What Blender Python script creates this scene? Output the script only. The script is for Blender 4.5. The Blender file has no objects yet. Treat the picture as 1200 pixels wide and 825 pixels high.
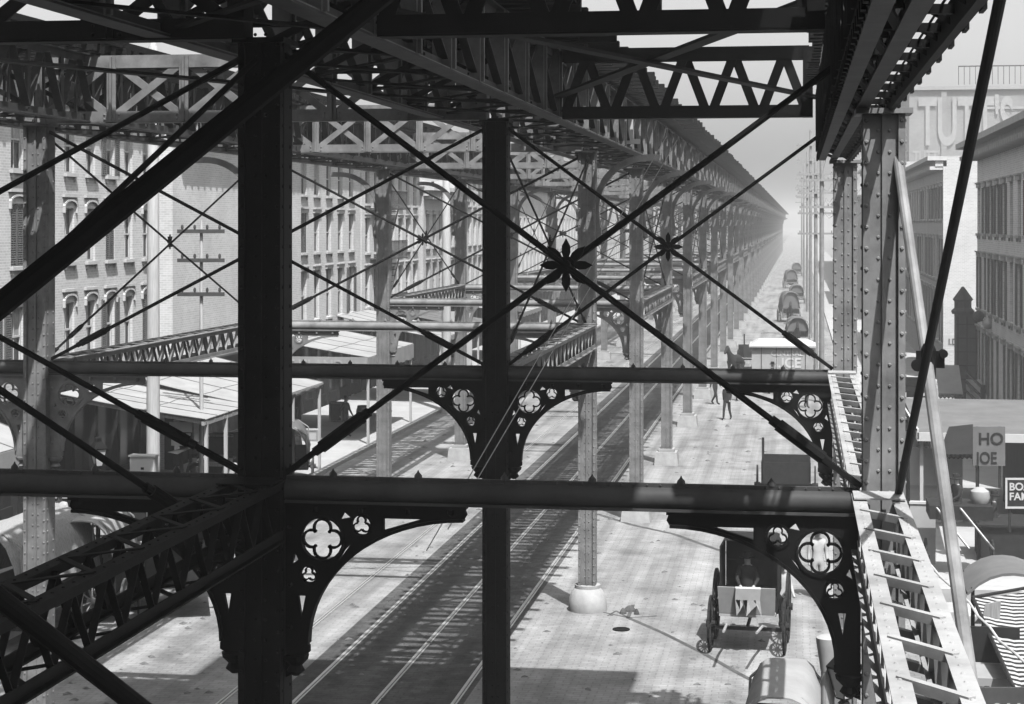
import bpy, math, random
from mathutils import Vector, Matrix
random.seed(7)
S = bpy.context.scene
COL = S.collection
R = math.radians
# ------------------------------------------------------------------ camera (street axis = +Y)
F = 2130.0; CX = 600.0; HY = 262.0; CZ = 9.3
YAW = math.atan(335.0 / F); CT, ST = math.cos(YAW), math.sin(YAW)
def P(px, py, d):                       # photo pixel (1200 px wide) at depth d -> world
    u = (px - CX) / F
    return Vector((u*d*CT - d*ST, u*d*ST + d*CT, CZ - (py-HY)/F*d))
def PX(px, X):                          # depth at which the pixel column meets the plane x = X
    u = (px - CX) / F
    Y = (X*CT + u*X*ST) / (u*CT - ST)
    return -X*ST + Y*CT
cd = bpy.data.cameras.new('camera'); cam = bpy.data.objects.new('camera', cd); COL.objects.link(cam)
cam.location = (0, 0, CZ); cam.rotation_euler = (R(90), 0, YAW)
cd.sensor_width = 36; cd.lens = F/1200*36; cd.shift_y = -(412.5-HY)/1200
cd.clip_start = .05; cd.clip_end = 6000
S.camera = cam
# ------------------------------------------------------------------ world, sun
SUN = Vector((1.0, -1.85, 3.8)).normalized()
w = bpy.data.worlds.new('World'); S.world = w; w.use_nodes = True
nt = w.node_tree; bg = nt.nodes['Background']
sky = nt.nodes.new('ShaderNodeTexSky'); sky.sky_type = 'NISHITA'; sky.sun_disc = False
sky.sun_elevation = math.asin(SUN.z); sky.sun_rotation = math.atan2(SUN.x, SUN.y); sky.dust_density = 4; sky.air_density = 1.2
bw = nt.nodes.new('ShaderNodeRGBToBW')
nt.links.new(sky.outputs[0], bw.inputs[0]); nt.links.new(bw.outputs[0], bg.inputs[0]); bg.inputs[1].default_value = .135
sl = bpy.data.lights.new('sun', 'SUN'); sl.energy = 5; sl.angle = R(.5); sl.color = (1, 1, 1)
so = bpy.data.objects.new('sun', sl); COL.objects.link(so); so.rotation_euler = SUN.to_track_quat('Z', 'Y').to_euler()
S.view_settings.view_transform = 'Standard'; S.view_settings.look = 'None'
S.view_settings.exposure = EXPOSURE = .80
S.render.engine = 'CYCLES'; S.cycles.max_bounces = 4; S.cycles.diffuse_bounces = 0; S.cycles.glossy_bounces = 2
S.cycles.transmission_bounces = 2; S.cycles.volume_bounces = 1; S.cycles.transparent_max_bounces = 6
S.cycles.use_denoising = True; S.cycles.caustics_reflective = False; S.cycles.caustics_refractive = False
# ------------------------------------------------------------------ materials (all grey: a monochrome place)
def mat(name, v, rough=.8, var=.25, scale=3.0, bump=0.0, kind='noise', spec=.1, metal=0, v2=None, stretch=None, bscale=None):
    m = bpy.data.materials.new(name); m.use_nodes = True
    t = m.node_tree; n = t.nodes; l = t.links; b = n['Principled BSDF']
    b.inputs['Roughness'].default_value = rough; b.inputs['Specular IOR Level'].default_value = spec; b.inputs['Metallic'].default_value = metal
    tc = n.new('ShaderNodeTexCoord'); co = tc.outputs['Object']
    if stretch:
        mp = n.new('ShaderNodeMapping'); mp.inputs['Scale'].default_value = stretch; l.new(co, mp.inputs[0]); co = mp.outputs[0]
    nz = n.new('ShaderNodeTexNoise'); nz.inputs['Scale'].default_value = scale; nz.inputs['Detail'].default_value = 8; nz.inputs['Roughness'].default_value = .65
    l.new(co, nz.inputs['Vector'])
    fac = nz.outputs[0]
    rmp = n.new('ShaderNodeValToRGB'); e = rmp.color_ramp.elements
    lo, hi = v*(1-var), v*(1+var)
    if v2 is not None: lo, hi = v2, v
    e[0].position = .3; e[1].position = .7
    e[0].color = (lo, lo, lo, 1); e[1].color = (hi, hi, hi, 1)
    l.new(fac, rmp.inputs[0]); colr = rmp.outputs[0]
    hgt = fac
    if kind == 'brick':
        br = n.new('ShaderNodeTexBrick'); br.inputs['Scale'].default_value = 1; br.inputs['Brick Width'].default_value = .24
        br.inputs['Row Height'].default_value = .085; br.inputs['Mortar Size'].default_value = .012
        br.inputs['Color1'].default_value = (1, 1, 1, 1); br.inputs['Color2'].default_value = (.82, .82, .82, 1); br.inputs['Mortar'].default_value = (1.15, 1.15, 1.15, 1)
        mp2 = n.new('ShaderNodeMapping'); mp2.inputs['Rotation'].default_value = (R(90), 0, 0)
        sx = n.new('ShaderNodeSeparateXYZ'); l.new(tc.outputs['Object'], sx.inputs[0])
        ad = n.new('ShaderNodeMath'); ad.operation = 'ADD'; l.new(sx.outputs[0], ad.inputs[0]); l.new(sx.outputs[1], ad.inputs[1])
        cb = n.new('ShaderNodeCombineXYZ'); l.new(ad.outputs[0], cb.inputs[0]); l.new(sx.outputs[2], cb.inputs[1])
        l.new(cb.outputs[0], br.inputs['Vector'])
        mx = n.new('ShaderNodeMix'); mx.data_type = 'RGBA'; mx.blend_type = 'MULTIPLY'; mx.inputs[0].default_value = 1
        l.new(colr, mx.inputs[6]); l.new(br.outputs[0], mx.inputs[7]); colr = mx.outputs[2]; hgt = br.outputs[1]
    if kind == 'cobble':
        br = n.new('ShaderNodeTexBrick'); br.inputs['Scale'].default_value = 1; br.inputs['Brick Width'].default_value = .30
        br.inputs['Row Height'].default_value = .15; br.inputs['Mortar Size'].default_value = .018; br.inputs['Mortar Smooth'].default_value = .6; br.inputs['Bias'].default_value = -.2
        br.inputs['Color1'].default_value = (1.06, 1.06, 1.06, 1); br.inputs['Color2'].default_value = (.90, .90, .90, 1); br.inputs['Mortar'].default_value = (.80, .80, .80, 1)
        wp = n.new('ShaderNodeTexNoise'); wp.inputs['Scale'].default_value = 2.5; l.new(tc.outputs['Object'], wp.inputs['Vector'])
        va = n.new('ShaderNodeVectorMath'); va.operation = 'MULTIPLY_ADD'; va.inputs[1].default_value = (.09, .09, 0); l.new(wp.outputs[1], va.inputs[0]); l.new(tc.outputs['Object'], va.inputs[2])
        l.new(va.outputs[0], br.inputs['Vector'])
        # wheel ruts and dirt: noise drawn out along the street, and broad blotches
        rm = n.new('ShaderNodeMapping'); rm.inputs['Scale'].default_value = (1.6, .07, 1); l.new(tc.outputs['Object'], rm.inputs[0])
        n2 = n.new('ShaderNodeTexNoise'); n2.inputs['Scale'].default_value = 1; n2.inputs['Detail'].default_value = 6; l.new(rm.outputs[0], n2.inputs['Vector'])
        r2 = n.new('ShaderNodeMapRange'); r2.inputs[1].default_value = .36; r2.inputs[2].default_value = .62; r2.inputs[3].default_value = .66; r2.inputs[4].default_value = 1.08
        l.new(n2.outputs[0], r2.inputs[0])
        n3 = n.new('ShaderNodeTexNoise'); n3.inputs['Scale'].default_value = .55; n3.inputs['Detail'].default_value = 9; n3.inputs['Roughness'].default_value = .7; l.new(tc.outputs['Object'], n3.inputs['Vector'])
        r4 = n.new('ShaderNodeMapRange'); r4.inputs[1].default_value = .3; r4.inputs[2].default_value = .55; r4.inputs[3].default_value = .6; r4.inputs[4].default_value = 1.04
        l.new(n3.outputs[0], r4.inputs[0])
        m1 = n.new('ShaderNodeMath'); m1.operation = 'MULTIPLY'; l.new(r2.outputs[0], m1.inputs[0]); l.new(r4.outputs[0], m1.inputs[1])
        mx = n.new('ShaderNodeMix'); mx.data_type = 'RGBA'; mx.blend_type = 'MULTIPLY'; mx.inputs[0].default_value = 1
        l.new(colr, mx.inputs[6]); l.new(m1.outputs[0], mx.inputs[7])
        m3 = n.new('ShaderNodeMix'); m3.data_type = 'RGBA'; m3.blend_type = 'MULTIPLY'; m3.inputs[0].default_value = 1
        l.new(mx.outputs[2], m3.inputs[6]); l.new(br.outputs[0], m3.inputs[7]); colr = m3.outputs[2]
        iv = n.new('ShaderNodeMath'); iv.operation = 'SUBTRACT'; iv.inputs[0].default_value = 1; l.new(br.outputs[1], iv.inputs[1]); hgt = iv.outputs[0]
    if kind == 'stripe':
        wv = n.new('ShaderNodeTexWave'); wv.inputs['Scale'].default_value = bscale or 1.0; wv.bands_direction = 'Y'
        l.new(tc.outputs['Object'], wv.inputs['Vector'])
        r3 = n.new('ShaderNodeValToRGB'); r3.color_ramp.interpolation = 'CONSTANT'
        r3.color_ramp.elements[0].color = (v2, v2, v2, 1); r3.color_ramp.elements[1].color = (v, v, v, 1); r3.color_ramp.elements[1].position = .5
        l.new(wv.outputs[1], r3.inputs[0]); colr = r3.outputs[0]
    l.new(colr, b.inputs['Base Color'])
    if bump:
        bp = n.new('ShaderNodeBump'); bp.inputs['Strength'].default_value = bump; bp.inputs['Distance'].default_value = .03
        l.new(hgt, bp.inputs['Height']); l.new(bp.outputs[0], b.inputs['Normal'])
    return m
M = dict(
 iron=mat('black_and_shaded_iron', .009, .6, .35, 2.2, .15, spec=.04),  # black ironwork, and near columns whose shade is put into the colour
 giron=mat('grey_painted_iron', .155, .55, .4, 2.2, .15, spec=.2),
 tube=mat('shaded_tube_iron', .045, .55, .45, 1.2, .1, spec=.12),
 dgiron=mat('dark_grey_iron', .05, .6, .4, 1.8, .15, spec=.1),
 soot=mat('sooty_iron', .012, .8, .5, 1.2, .15, spec=.04),
 tie=mat('tarred_timber', .016, .9, .4, 4, .2, spec=.03, stretch=(1, 6, 6)),
 rail=mat('polished_rail', .55, .3, .15, 2, spec=.6, metal=.6),
 ground=mat('dusty_cobbles', .235, .95, .16, 1.4, .35, 'cobble', spec=.15),
 bed=mat('shaded_dirty_bed', .075, .95, .4, 2.2, .4, 'cobble', spec=.15),  # dark tone carries the deck's shade as well as dirt
 flag=mat('flagstone', .30, .9, .14, .8, .1, spec=.2),
 kerb=mat('kerb_stone', .30, .9, .2, 2, .15, spec=.2),
 stone=mat('pale_stone', .31, .85, .2, 3, .2, spec=.2),
 brick=mat('pale_brick', .51, .9, .12, .5, .15, 'brick', spec=.15),
 brick2=mat('grey_brick', .55, .9, .12, .6, .15, 'brick', spec=.15),
 brick3=mat('dull_brick', .42, .9, .15, .6, .15, 'brick', spec=.15),
 trim=mat('painted_trim', .45, .75, .15, 2, .05),
 wbrick=mat('limewashed_brick', .86, .9, .1, .6, .12, 'brick', spec=.1),
 rbrick=mat('whitewashed_brick', .46, .9, .1, .6, .12, 'brick', spec=.1),
 piron=mat('sunlit_pale_iron', .28, .55, .3, 2.2, .12, spec=.2),
 polew=mat('pole_wood', .2, .9, .2, 5, .1),
 adwall=mat('dull_painted_wall', .20, .9, .15, .5, .1, 'brick'),
 dtrim=mat('dark_trim', .05, .75, .3, 2, .1),
 pane=mat('window_glass', .02, .2, .3, .7, spec=.2),
 shut=mat('louvred_shutter', .11, .8, .2, 6, .1),
 slat=mat('pale_blind', .30, .8, .2, 6, .1),
 wood=mat('weathered_wood', .24, .9, .3, 5, .2, stretch=(6, 6, .6)),
 pwood=mat('bleached_pole_wood', .38, .9, .2, 5, .2, stretch=(6, 6, .4)),
 dwood=mat('dark_wood', .022, .7, .35, 5, .1, spec=.03),
 canvas=mat('white_canvas', .26, .9, .14, 1.3, .15),
 gcanvas=mat('grey_canvas', .11, .9, .2, 1.3, .15),
 dcanvas=mat('black_canvas', .02, .9, .2, 1.3, .15, spec=.03),
 stripe=mat('striped_canvas', .34, .9, .1, 2, 0, 'stripe', v2=.02, bscale=1.5),
 white=mat('white_paint', .40, .7, .08, 2),
 grey=mat('grey_paint', .32, .8, .15, 2),
 faded=mat('faded_lettering', .27, .9, .12, 2),
 letter=mat('sign_white', .5, .8, .05, 2),
 dark=mat('shop_black', .02, .7, .3, 2, spec=.03),
 cloth=mat('dark_cloth', .025, .9, .3, 5, spec=.03), shirt=mat('white_cloth', .34, .9, .1, 5), skin=mat('skin', .33, .6, .1, 5),
 dark_mark=mat('dark_paving_mark', .07, .9, .4, 3),
 roof=mat('tin_roof', .28, .6, .2, 1.2, .1),
 glob=mat('lantern_glass', .45, .3, .1, 2, spec=.5),
 leaf=mat('litter', .11, .9, .5, 9),
)
# ------------------------------------------------------------------ mesh builder
class MB:
    def __init__(s): s.v = []; s.f = []
    def hexa(s, pts):
        o = len(s.v); s.v += [tuple(p) for p in pts]
        s.f += [tuple(o+i for i in q) for q in ((0,3,2,1),(4,5,6,7),(0,1,5,4),(1,2,6,5),(2,3,7,6),(3,0,4,7))]; return s
    def box(s, x0, x1, y0, y1, z0, z1):
        return s.hexa([(x0,y0,z0),(x1,y0,z0),(x1,y1,z0),(x0,y1,z0),(x0,y0,z1),(x1,y0,z1),(x1,y1,z1),(x0,y1,z1)])
    def bar(s, a, b, w, h, up=(0,0,1)):
        a, b = Vector(a), Vector(b); d = (b-a)
        if d.length < 1e-6: return s
        d.normalize(); up = Vector(up); x = d.cross(up)
        if x.length < 1e-3: x = d.cross(Vector((1,0,0)))
        x.normalize(); z = x.cross(d); x *= w/2; z *= h/2
        return s.hexa([a-x-z, a+x-z, b+x-z, b-x-z, a-x+z, a+x+z, b+x+z, b-x+z])
    def tube(s, a, b, r, n=8, r2=None, caps=True):
        a, b = Vector(a), Vector(b); r2 = r if r2 is None else r2; d = (b-a).normalized()
        x = d.orthogonal().normalized(); y = d.cross(x); o = len(s.v)
        for c, rr in ((a, r), (b, r2)):
            for i in range(n):
                t = 2*math.pi*i/n; s.v.append(tuple(c + x*math.cos(t)*rr + y*math.sin(t)*rr))
        for i in range(n): j = (i+1) % n; s.f.append((o+i, o+j, o+n+j, o+n+i))
        if caps: s.f.append(tuple(o+i for i in range(n-1,-1,-1))); s.f.append(tuple(o+n+i for i in range(n)))
        return s
    def path(s, pts, r, n=6):
        for a, b in zip(pts, pts[1:]): s.tube(a, b, r, n)
        return s
    def lathe(s, prof, c=(0,0,0), n=16, axis='z'):
        o = len(s.v); k = len(prof); c = Vector(c)
        for r, z in prof:
            for i in range(n):
                t = 2*math.pi*i/n; p = Vector((r*math.cos(t), r*math.sin(t), z))
                if axis == 'y': p = Vector((p.x, p.z, p.y))
                if axis == 'x': p = Vector((p.z, p.x, p.y))
                s.v.append(tuple(c+p))
        for a in range(k-1):
            for i in range(n): j = (i+1) % n; s.f.append((o+a*n+i, o+a*n+j, o+(a+1)*n+j, o+(a+1)*n+i))
        s.f.append(tuple(o+i for i in range(n-1,-1,-1))); s.f.append(tuple(o+(k-1)*n+i for i in range(n))); return s
    def prism(s, poly, y0, y1):           # poly in (x, z), convex-ish, extruded along y
        o = len(s.v); n = len(poly)
        s.v += [(x, y0, z) for x, z in poly] + [(x, y1, z) for x, z in poly]
        s.f.append(tuple(range(o, o+n))); s.f.append(tuple(range(o+2*n-1, o+n-1, -1)))
        for i in range(n): j = (i+1) % n; s.f.append((o+i, o+n+i, o+n+j, o+j))
        return s
    def sheet(s, grid, th):               # rows of points -> thin double-sided sheet with thickness th downwards
        o = len(s.v); a = len(grid); b = len(grid[0])
        for dz in (0, -th):
            for row in grid: s.v += [(p[0], p[1], p[2]+dz) for p in row]
        q = a*b
        for i in range(a-1):
            for j in range(b-1):
                k = o+i*b+j; s.f.append((k, k+1, k+b+1, k+b)); s.f.append((q+k, q+k+b, q+k+b+1, q+k+1))
        for i in range(a-1):
            for j in (0, b-1): k = o+i*b+j; s.f.append((k, k+b, k+b+q, k+q))
        for j in range(b-1):
            for i in (0, a-1): k = o+i*b+j; s.f.append((k, k+1, k+1+q, k+q))
        return s
    def rivet(s, p, nrm, r=.02):
        p = Vector(p); nrm = Vector(nrm); x = nrm.orthogonal().normalized(); y = nrm.cross(x); o = len(s.v)
        for i in range(6): t = math.pi*i/3; s.v.append(tuple(p + x*r*math.cos(t) + y*r*math.sin(t)))
        for i in range(6): t = math.pi*i/3; s.v.append(tuple(p + nrm*r*.6 + (x*math.cos(t) + y*math.sin(t))*r*.55))
        for i in range(6): j = (i+1) % 6; s.f.append((o+i, o+j, o+6+j, o+6+i))
        s.f.append(tuple(o+6+i for i in range(6))); return s
    def mesh(s, name, m, smooth=False):
        me = bpy.data.meshes.new(name); me.from_pydata(s.v, [], s.f); me.materials.append(M[m] if isinstance(m, str) else m)
        import bmesh
        b = bmesh.new(); b.from_mesh(me); bmesh.ops.recalc_face_normals(b, faces=b.faces); b.to_mesh(me); b.free()
        if smooth:
            me.polygons.foreach_set('use_smooth', [True]*len(me.polygons))
            try: me.set_sharp_from_angle(angle=R(40))
            except Exception: pass
        me.update(); return me
def obj(name, me, parent=None, loc=None, rz=0):
    o = bpy.data.objects.new(name, me); COL.objects.link(o)
    if parent: o.parent = parent
    if loc is not None: o.location = loc
    if rz: o.rotation_euler.z = rz
    return o
def tag(o, label=None, cat=None, group=None, kind=None):
    if label: o['label'] = label
    if cat: o['category'] = cat
    if group: o['group'] = group
    if kind: o['kind'] = kind
    return o
def thing(name, loc, label, cat, group=None, rz=0):
    o = bpy.data.objects.new(name, None); COL.objects.link(o); o.location = loc; o.rotation_euler.z = rz
    o.empty_display_size = .2
    return tag(o, label, cat, group)
def clone(root, loc, label=None, rz=None, parent=None):
    def cp(o, par):
        c = o.copy(); COL.objects.link(c)
        if par: c.parent = par
        for ch in list(o.children): cp(ch, c)
        return c
    kids = root; r = cp(root, parent); r.location = loc
    if rz is not None: r.rotation_euler.z = rz
    if label: r['label'] = label
    return r
def structure(name, mb, m): return tag(obj(name, mb.mesh(name, m)), kind='structure')
def curve_mesh(name, outlines, depth, m):      # closed 2D outlines (x, z), even-odd filled, thickness depth along y
    c = bpy.data.curves.new(name, 'CURVE'); c.dimensions = '2D'; c.fill_mode = 'BOTH'; c.extrude = depth/2
    for pts in outlines:
        sp = c.splines.new('POLY'); sp.points.add(len(pts)-1)
        for q, (x, z) in zip(sp.points, pts): q.co = (x, z, 0, 1)
        sp.use_cyclic_u = True
    o = bpy.data.objects.new(name, c); COL.objects.link(o)
    dg = bpy.context.evaluated_depsgraph_get(); me = bpy.data.meshes.new_from_object(o.evaluated_get(dg))
    bpy.data.objects.remove(o); bpy.data.curves.remove(c)
    me.transform(Matrix.Rotation(R(90), 4, 'X')); me.materials.clear(); me.materials.append(M[m]); me.name = name
    return me
def text_mesh(txt, size, m, depth=.01, align='LEFT', sx=1.0):   # reads when seen from -y, baseline at z=0
    c = bpy.data.curves.new('lettering', 'FONT'); c.body = txt; c.size = size; c.extrude = depth/2; c.align_x = align; c.offset = size*.022
    o = bpy.data.objects.new('lettering', c); COL.objects.link(o)
    dg = bpy.context.evaluated_depsgraph_get(); me = bpy.data.meshes.new_from_object(o.evaluated_get(dg))
    bpy.data.objects.remove(o); bpy.data.curves.remove(c)
    me.transform(Matrix.Rotation(R(90), 4, 'X') @ Matrix.Diagonal((sx, 1, 1, 1))); me.materials.clear(); me.materials.append(M[m]); return me
def circ(cx, cz, r, n=20, a0=0): return [(cx + r*math.cos(2*math.pi*i/n+a0), cz + r*math.sin(2*math.pi*i/n+a0)) for i in range(n)]
ORD = ['first','second','third','fourth','fifth','sixth','seventh','eighth','ninth','tenth','eleventh','twelfth']
# ------------------------------------------------------------------ ground
Y0 = 16.7; SP = 13.4
def YB(n): return Y0 + SP*n
XR, XL, XM = .76, -5.0, -13.1                 # rows: east row, row right of the rails, row left of the rails
ZT = 6.78; ZD = 11.05                         # tube strut axis, underside of girders
structure('ground', MB().box(-1200, 1200, -200, 4000, -.5, 0), 'ground')
structure('deck_shadow_bed', MB().box(-10.15, -6.4, -100, 1500, .0, .004), 'bed')  # dark strip laid along the deck's shadow, with the shade in its colour
structure('left_sidewalk', MB().box(-23.5, -17.62, -60, 1500, 0, .13), 'flag')
structure('left_kerb', MB().box(-17.615, -17.4, -60, 1500, 0, .145), 'kerb')
structure('right_sidewalk', MB().box(2.9, 9, -60, 90, 0, .13), 'flag'); structure('right_kerb', MB().box(2.7, 2.895, -60, 90, 0, .145), 'kerb')
structure('far_right_sidewalk', MB().box(2.9, 9, 107, 1500, 0, .13), 'flag'); structure('far_right_kerb', MB().box(2.7, 2.895, 107, 1500, 0, .145), 'kerb')
for X, lb in ((-11.1, 'outer rail of the tram track on the left side of the street'), (-9.68, 'bright steel tram rail at the left edge of the dark band'),
              (-8.12, 'steel tram rail along the middle of the dark band'), (-6.6, 'steel tram rail at the right edge of the dark band')):
    hw = .018 if X < -11 else .03
    tag(obj('tram_rail', MB().box(X-hw, X+hw, -60, 1200, .006, .022).box(X+.05, X+.085, -60, 1200, .006, .014).mesh('tram_rail', 'rail')), lb, 'rail', 'tram rails along the street')
# thin dark lines on the paving
st = MB()
def streak(pts, w):
    for a, b in zip(pts, pts[1:]):
        a, b = Vector(a), Vector(b); d = (b-a); nn = Vector((-d.y, d.x)).normalized()*w/2; o = len(st.v)
        st.v += [(a.x+nn.x, a.y+nn.y, .006), (a.x-nn.x, a.y-nn.y, .006), (b.x-nn.x, b.y-nn.y, .006), (b.x+nn.x, b.y+nn.y, .006)]; st.f.append((o, o+1, o+2, o+3))
def gp(px, py): d = CZ*F/(py-HY); p = P(px, py, d); return (p.x, p.y)
streak([gp(736,724), gp(775,741), gp(823,765), gp(865,789), gp(890,802)], .12)
streak([gp(705,604), gp(740,615), gp(790,626), gp(820,637), gp(858,650)], .16)
streak([gp(700,716), gp(736,724), gp(770,722)], .05); streak([gp(736,724), gp(722,716), gp(712,722)], .05); streak([gp(736,724), gp(742,709)], .09)
tag(obj('dark_paving_mark', st.mesh('dark_paving_mark', 'dark_mark')), kind='stuff')
cr = MB()
for px, py, s_ in ((738,716,.16),(730,719,.09),(746,720,.07)):
    x, y = gp(px, py); cr.lathe([(s_, 0), (s_*.9, .04), (s_*.5, .1), (.02, .13)], (x, y, .004), 9)
tag(obj('dung_heap', cr.mesh('dung_heap', 'dark_mark')), 'small dark heap of dung on the paving beside the round-based column', 'dung')
x, y = gp(728, 738); tag(obj('drain_cover', MB().lathe([(.2,0),(.2,.02),(.16,.02),(.16,.012)], (x,y,.004), 18).mesh('drain_cover','iron')), 'small round iron drain cover in the pale paving', 'drain cover')
lt = MB(); rr = random.Random(3)
for i in range(900):
    X_ = rr.choice((rr.uniform(-4.5,2.4), rr.uniform(-17,-11.5), rr.uniform(-11,-5.5))); Y_ = 30+rr.random()**2*150; s_ = rr.uniform(.02,.09)*(1+Y_/160)
    a_ = rr.uniform(0,3.1); c_, q_ = math.cos(a_), math.sin(a_); e_ = rr.uniform(.35,.9); o = len(lt.v)
    for dx, dy in ((-1,-e_),(1,-e_*.7),(.8,e_),(-.7,e_*.8)): lt.v.append((X_+(dx*c_-dy*q_)*s_, Y_+(dx*q_+dy*c_)*s_, .006))
    lt.v.append((X_, Y_, .006+s_*.45)); lt.f += [(o,o+1,o+4),(o+1,o+2,o+4),(o+2,o+3,o+4),(o+3,o,o+4),(o+3,o+2,o+1,o)]
tag(obj('street_litter', lt.mesh('street_litter', 'leaf')), kind='stuff')
# ------------------------------------------------------------------ columns
def column_mesh(rivets=True, W=.205, z1=ZD):
    m = MB(); z0 = .62
    for sx in (-1, 1):
        m.box(sx*W-.06 if sx > 0 else -W, W if sx > 0 else -W+.06, -W, W, z0, z1)          # two channels
    m.box(-W+.06, W-.06, -W+.045, -W+.06, z0, z1); m.box(-W+.06, W-.06, W-.06, W-.045, z0, z1)
    m.box(-.018, .018, -W+.02, -W+.045, z0, z1); m.box(-.018, .018, W-.045, W-.02, z0, z1)
    for sx in (-1, 1): m.box(sx*(W+.001)-.004, sx*(W+.001)+.004, -W*.45, W*.45, z0, z1)
    if rivets:
        z = z0 + .1
        while z < z1:
            for sx in (-1, 1):
                m.rivet((sx*(W-.03), -W, z), (0,-1,0), .021); m.rivet((sx*.05, -W+.045, z+.1), (0,-1,0), .018)
                for sy in (-.12, .12): m.rivet((sx*W, sy, z), (sx, 0, 0), .021)
            z += .19
    m.box(-.25, .25, -.25, .25, z1-.05, z1-.002)
    return m
ME = {}
def recol(me, m): c = me.copy(); c.materials.clear(); c.materials.append(M[m]); return c
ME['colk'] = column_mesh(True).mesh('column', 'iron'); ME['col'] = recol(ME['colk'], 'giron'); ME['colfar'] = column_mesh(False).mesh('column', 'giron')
ME['ped'] = MB().lathe([(.46,0),(.47,.12),(.45,.3),(.38,.46),(.31,.54),(.31,.62)], n=18).mesh('pedestal', 'stone', True)
ME['ped2'] = MB().hexa([(-.46,-.46,0),(.46,-.46,0),(.46,.46,0),(-.46,.46,0),(-.40,-.40,.5),(.40,-.40,.5),(.40,.40,.5),(-.40,.40,.5)]).box(-.3,.3,-.3,.3,.502,.62).mesh('pedestal','stone')
# pierced spandrel under the tube struts, projecting along +x
def bracket_mesh():
    a, b, cx, cz = 1.5, 1.2, 1.92, -1.45
    out = [(.2,-.115),(1.92,-.115),(1.95,-.2),(1.92,-.25)]
    for i in range(1, 17): t = R(90*i/16); out.append((cx - a*math.sin(t), cz + b*math.cos(t)))
    out += [(.44,-1.47),(.44,-1.53),(.38,-1.56),(.36,-1.64),(.30,-1.68),(.29,-1.74),(.2,-1.78)]
    holes = [circ(.56,-.46,.2,24), circ(.94,-.32,.092,16), circ(.43,-.80,.078,14),
             [(1.16,-.25),(1.52,-.25),(1.16,-.36)], [(.78,-.2),(.84,-.25),(.74,-.27)], [(.78,-.56),(.84,-.5),(.72,-.66)],
             [(.30,-.6),(.33,-.66),(.27,-.7)], [(.33,-1.0),(.40,-1.0),(.36,-1.2)]]
    me = curve_mesh('spandrel', [out] + holes, .05, 'iron')
    m = MB()
    def ring(cx_, cz_, r, k, lr, off, th):
        for q in range(k):
            t0 = math.pi/2 + 2*math.pi*q/k; ox, oz = cx_ + off*math.cos(t0), cz_ + off*math.sin(t0); pts = []
            for i in range(11): t = t0 - R(125) + R(250)*i/10; pts.append((ox + lr*math.cos(t), 0, oz + lr*math.sin(t)))
            for p_, q_ in zip(pts, pts[1:]): m.bar(p_, q_, .045, th, (0,1,0)) if False else m.bar(p_, q_, th, .045, (0,1,0))
    ring(.56,-.46,.2,4,.082,.105,.022); ring(.94,-.32,.092,3,.04,.046,.014); ring(.43,-.80,.078,3,.033,.038,.012)
    # rim flange along the curve and top plate
    pr = [(1.92,-.25)] + [(cx - a*math.sin(R(90*i/16)), cz + b*math.cos(R(90*i/16))) for i in range(17)]
    for p_, q_ in zip(pr, pr[1:]): m.bar((p_[0],0,p_[1]), (q_[0],0,q_[1]), .13, .03, (-.6,0,.8))
    m.box(.21, 1.95, -.07, .07, -.145, -.117)
    for r0, c0 in ((.2,(.56,-.46)),(.092,(.94,-.32)),(.078,(.43,-.8))):
        pts = circ(c0[0], c0[1], r0+.012, 20); pts.append(pts[0])
        for p_, q_ in zip(pts, pts[1:]): m.bar((p_[0],0,p_[1]), (q_[0],0,q_[1]), .024, .075, (0,1,0))
    for xx in (.5, .95, 1.4, 1.8): m.lathe([(.03,-.06),(.03,-.02)], (xx, -.045, -.13), 8).rivet((xx,-.028,-.19),(0,-1,0),.028)
    for zz in (-.35,-.9,-1.3): m.rivet((.25,-.026,zz),(0,-1,0),.028)
    m.lathe([(.03,0),(.09,.05),(.06,.1),(.12,.16),(.13,.2)], (.3,0,-1.76), 10)
    me2 = m.mesh('tracery', 'iron')
    import bmesh
    bm = bmesh.new(); bm.from_mesh(me); bm.from_mesh(me2); bm.to_mesh(me); bm.free(); return me
ME['br'] = bracket_mesh()
def arch_mesh():
    m = MB(); r = 1.25; pr = [(.2 + r*(1-math.cos(R(90*i/12))), -.02 - r*1.0 + r*math.sin(R(90*i/12))) for i in range(13)]
    pr = [(.24, -1.75)] + pr + [(1.75, -.02)]
    for p_, q_ in zip(pr, pr[1:]): m.bar((p_[0],0,p_[1]), (q_[0],0,q_[1]), .16, .15, (-.7,0,.7))
    m.box(.2,.34,-.1,.1,-1.95,-1.7); m.lathe([(.03,0),(.1,.08),(.08,.16)], (.27,0,-2.08), 8)
    return m.mesh('arch_bracket', 'iron')
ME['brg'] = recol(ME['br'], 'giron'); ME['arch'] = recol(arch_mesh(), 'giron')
def arch_far():
    m = MB(); pr = [(.24,-1.75),(.2+.37,-.39),(1.75,-.02)]
    for p_, q_ in zip(pr, pr[1:]): m.bar((p_[0],0,p_[1]), (q_[0],0,q_[1]), .16, .15, (-.7,0,.7))
    return m.mesh('arch_bracket', 'iron')
ME['archfar'] = recol(arch_far(), 'giron')
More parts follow.
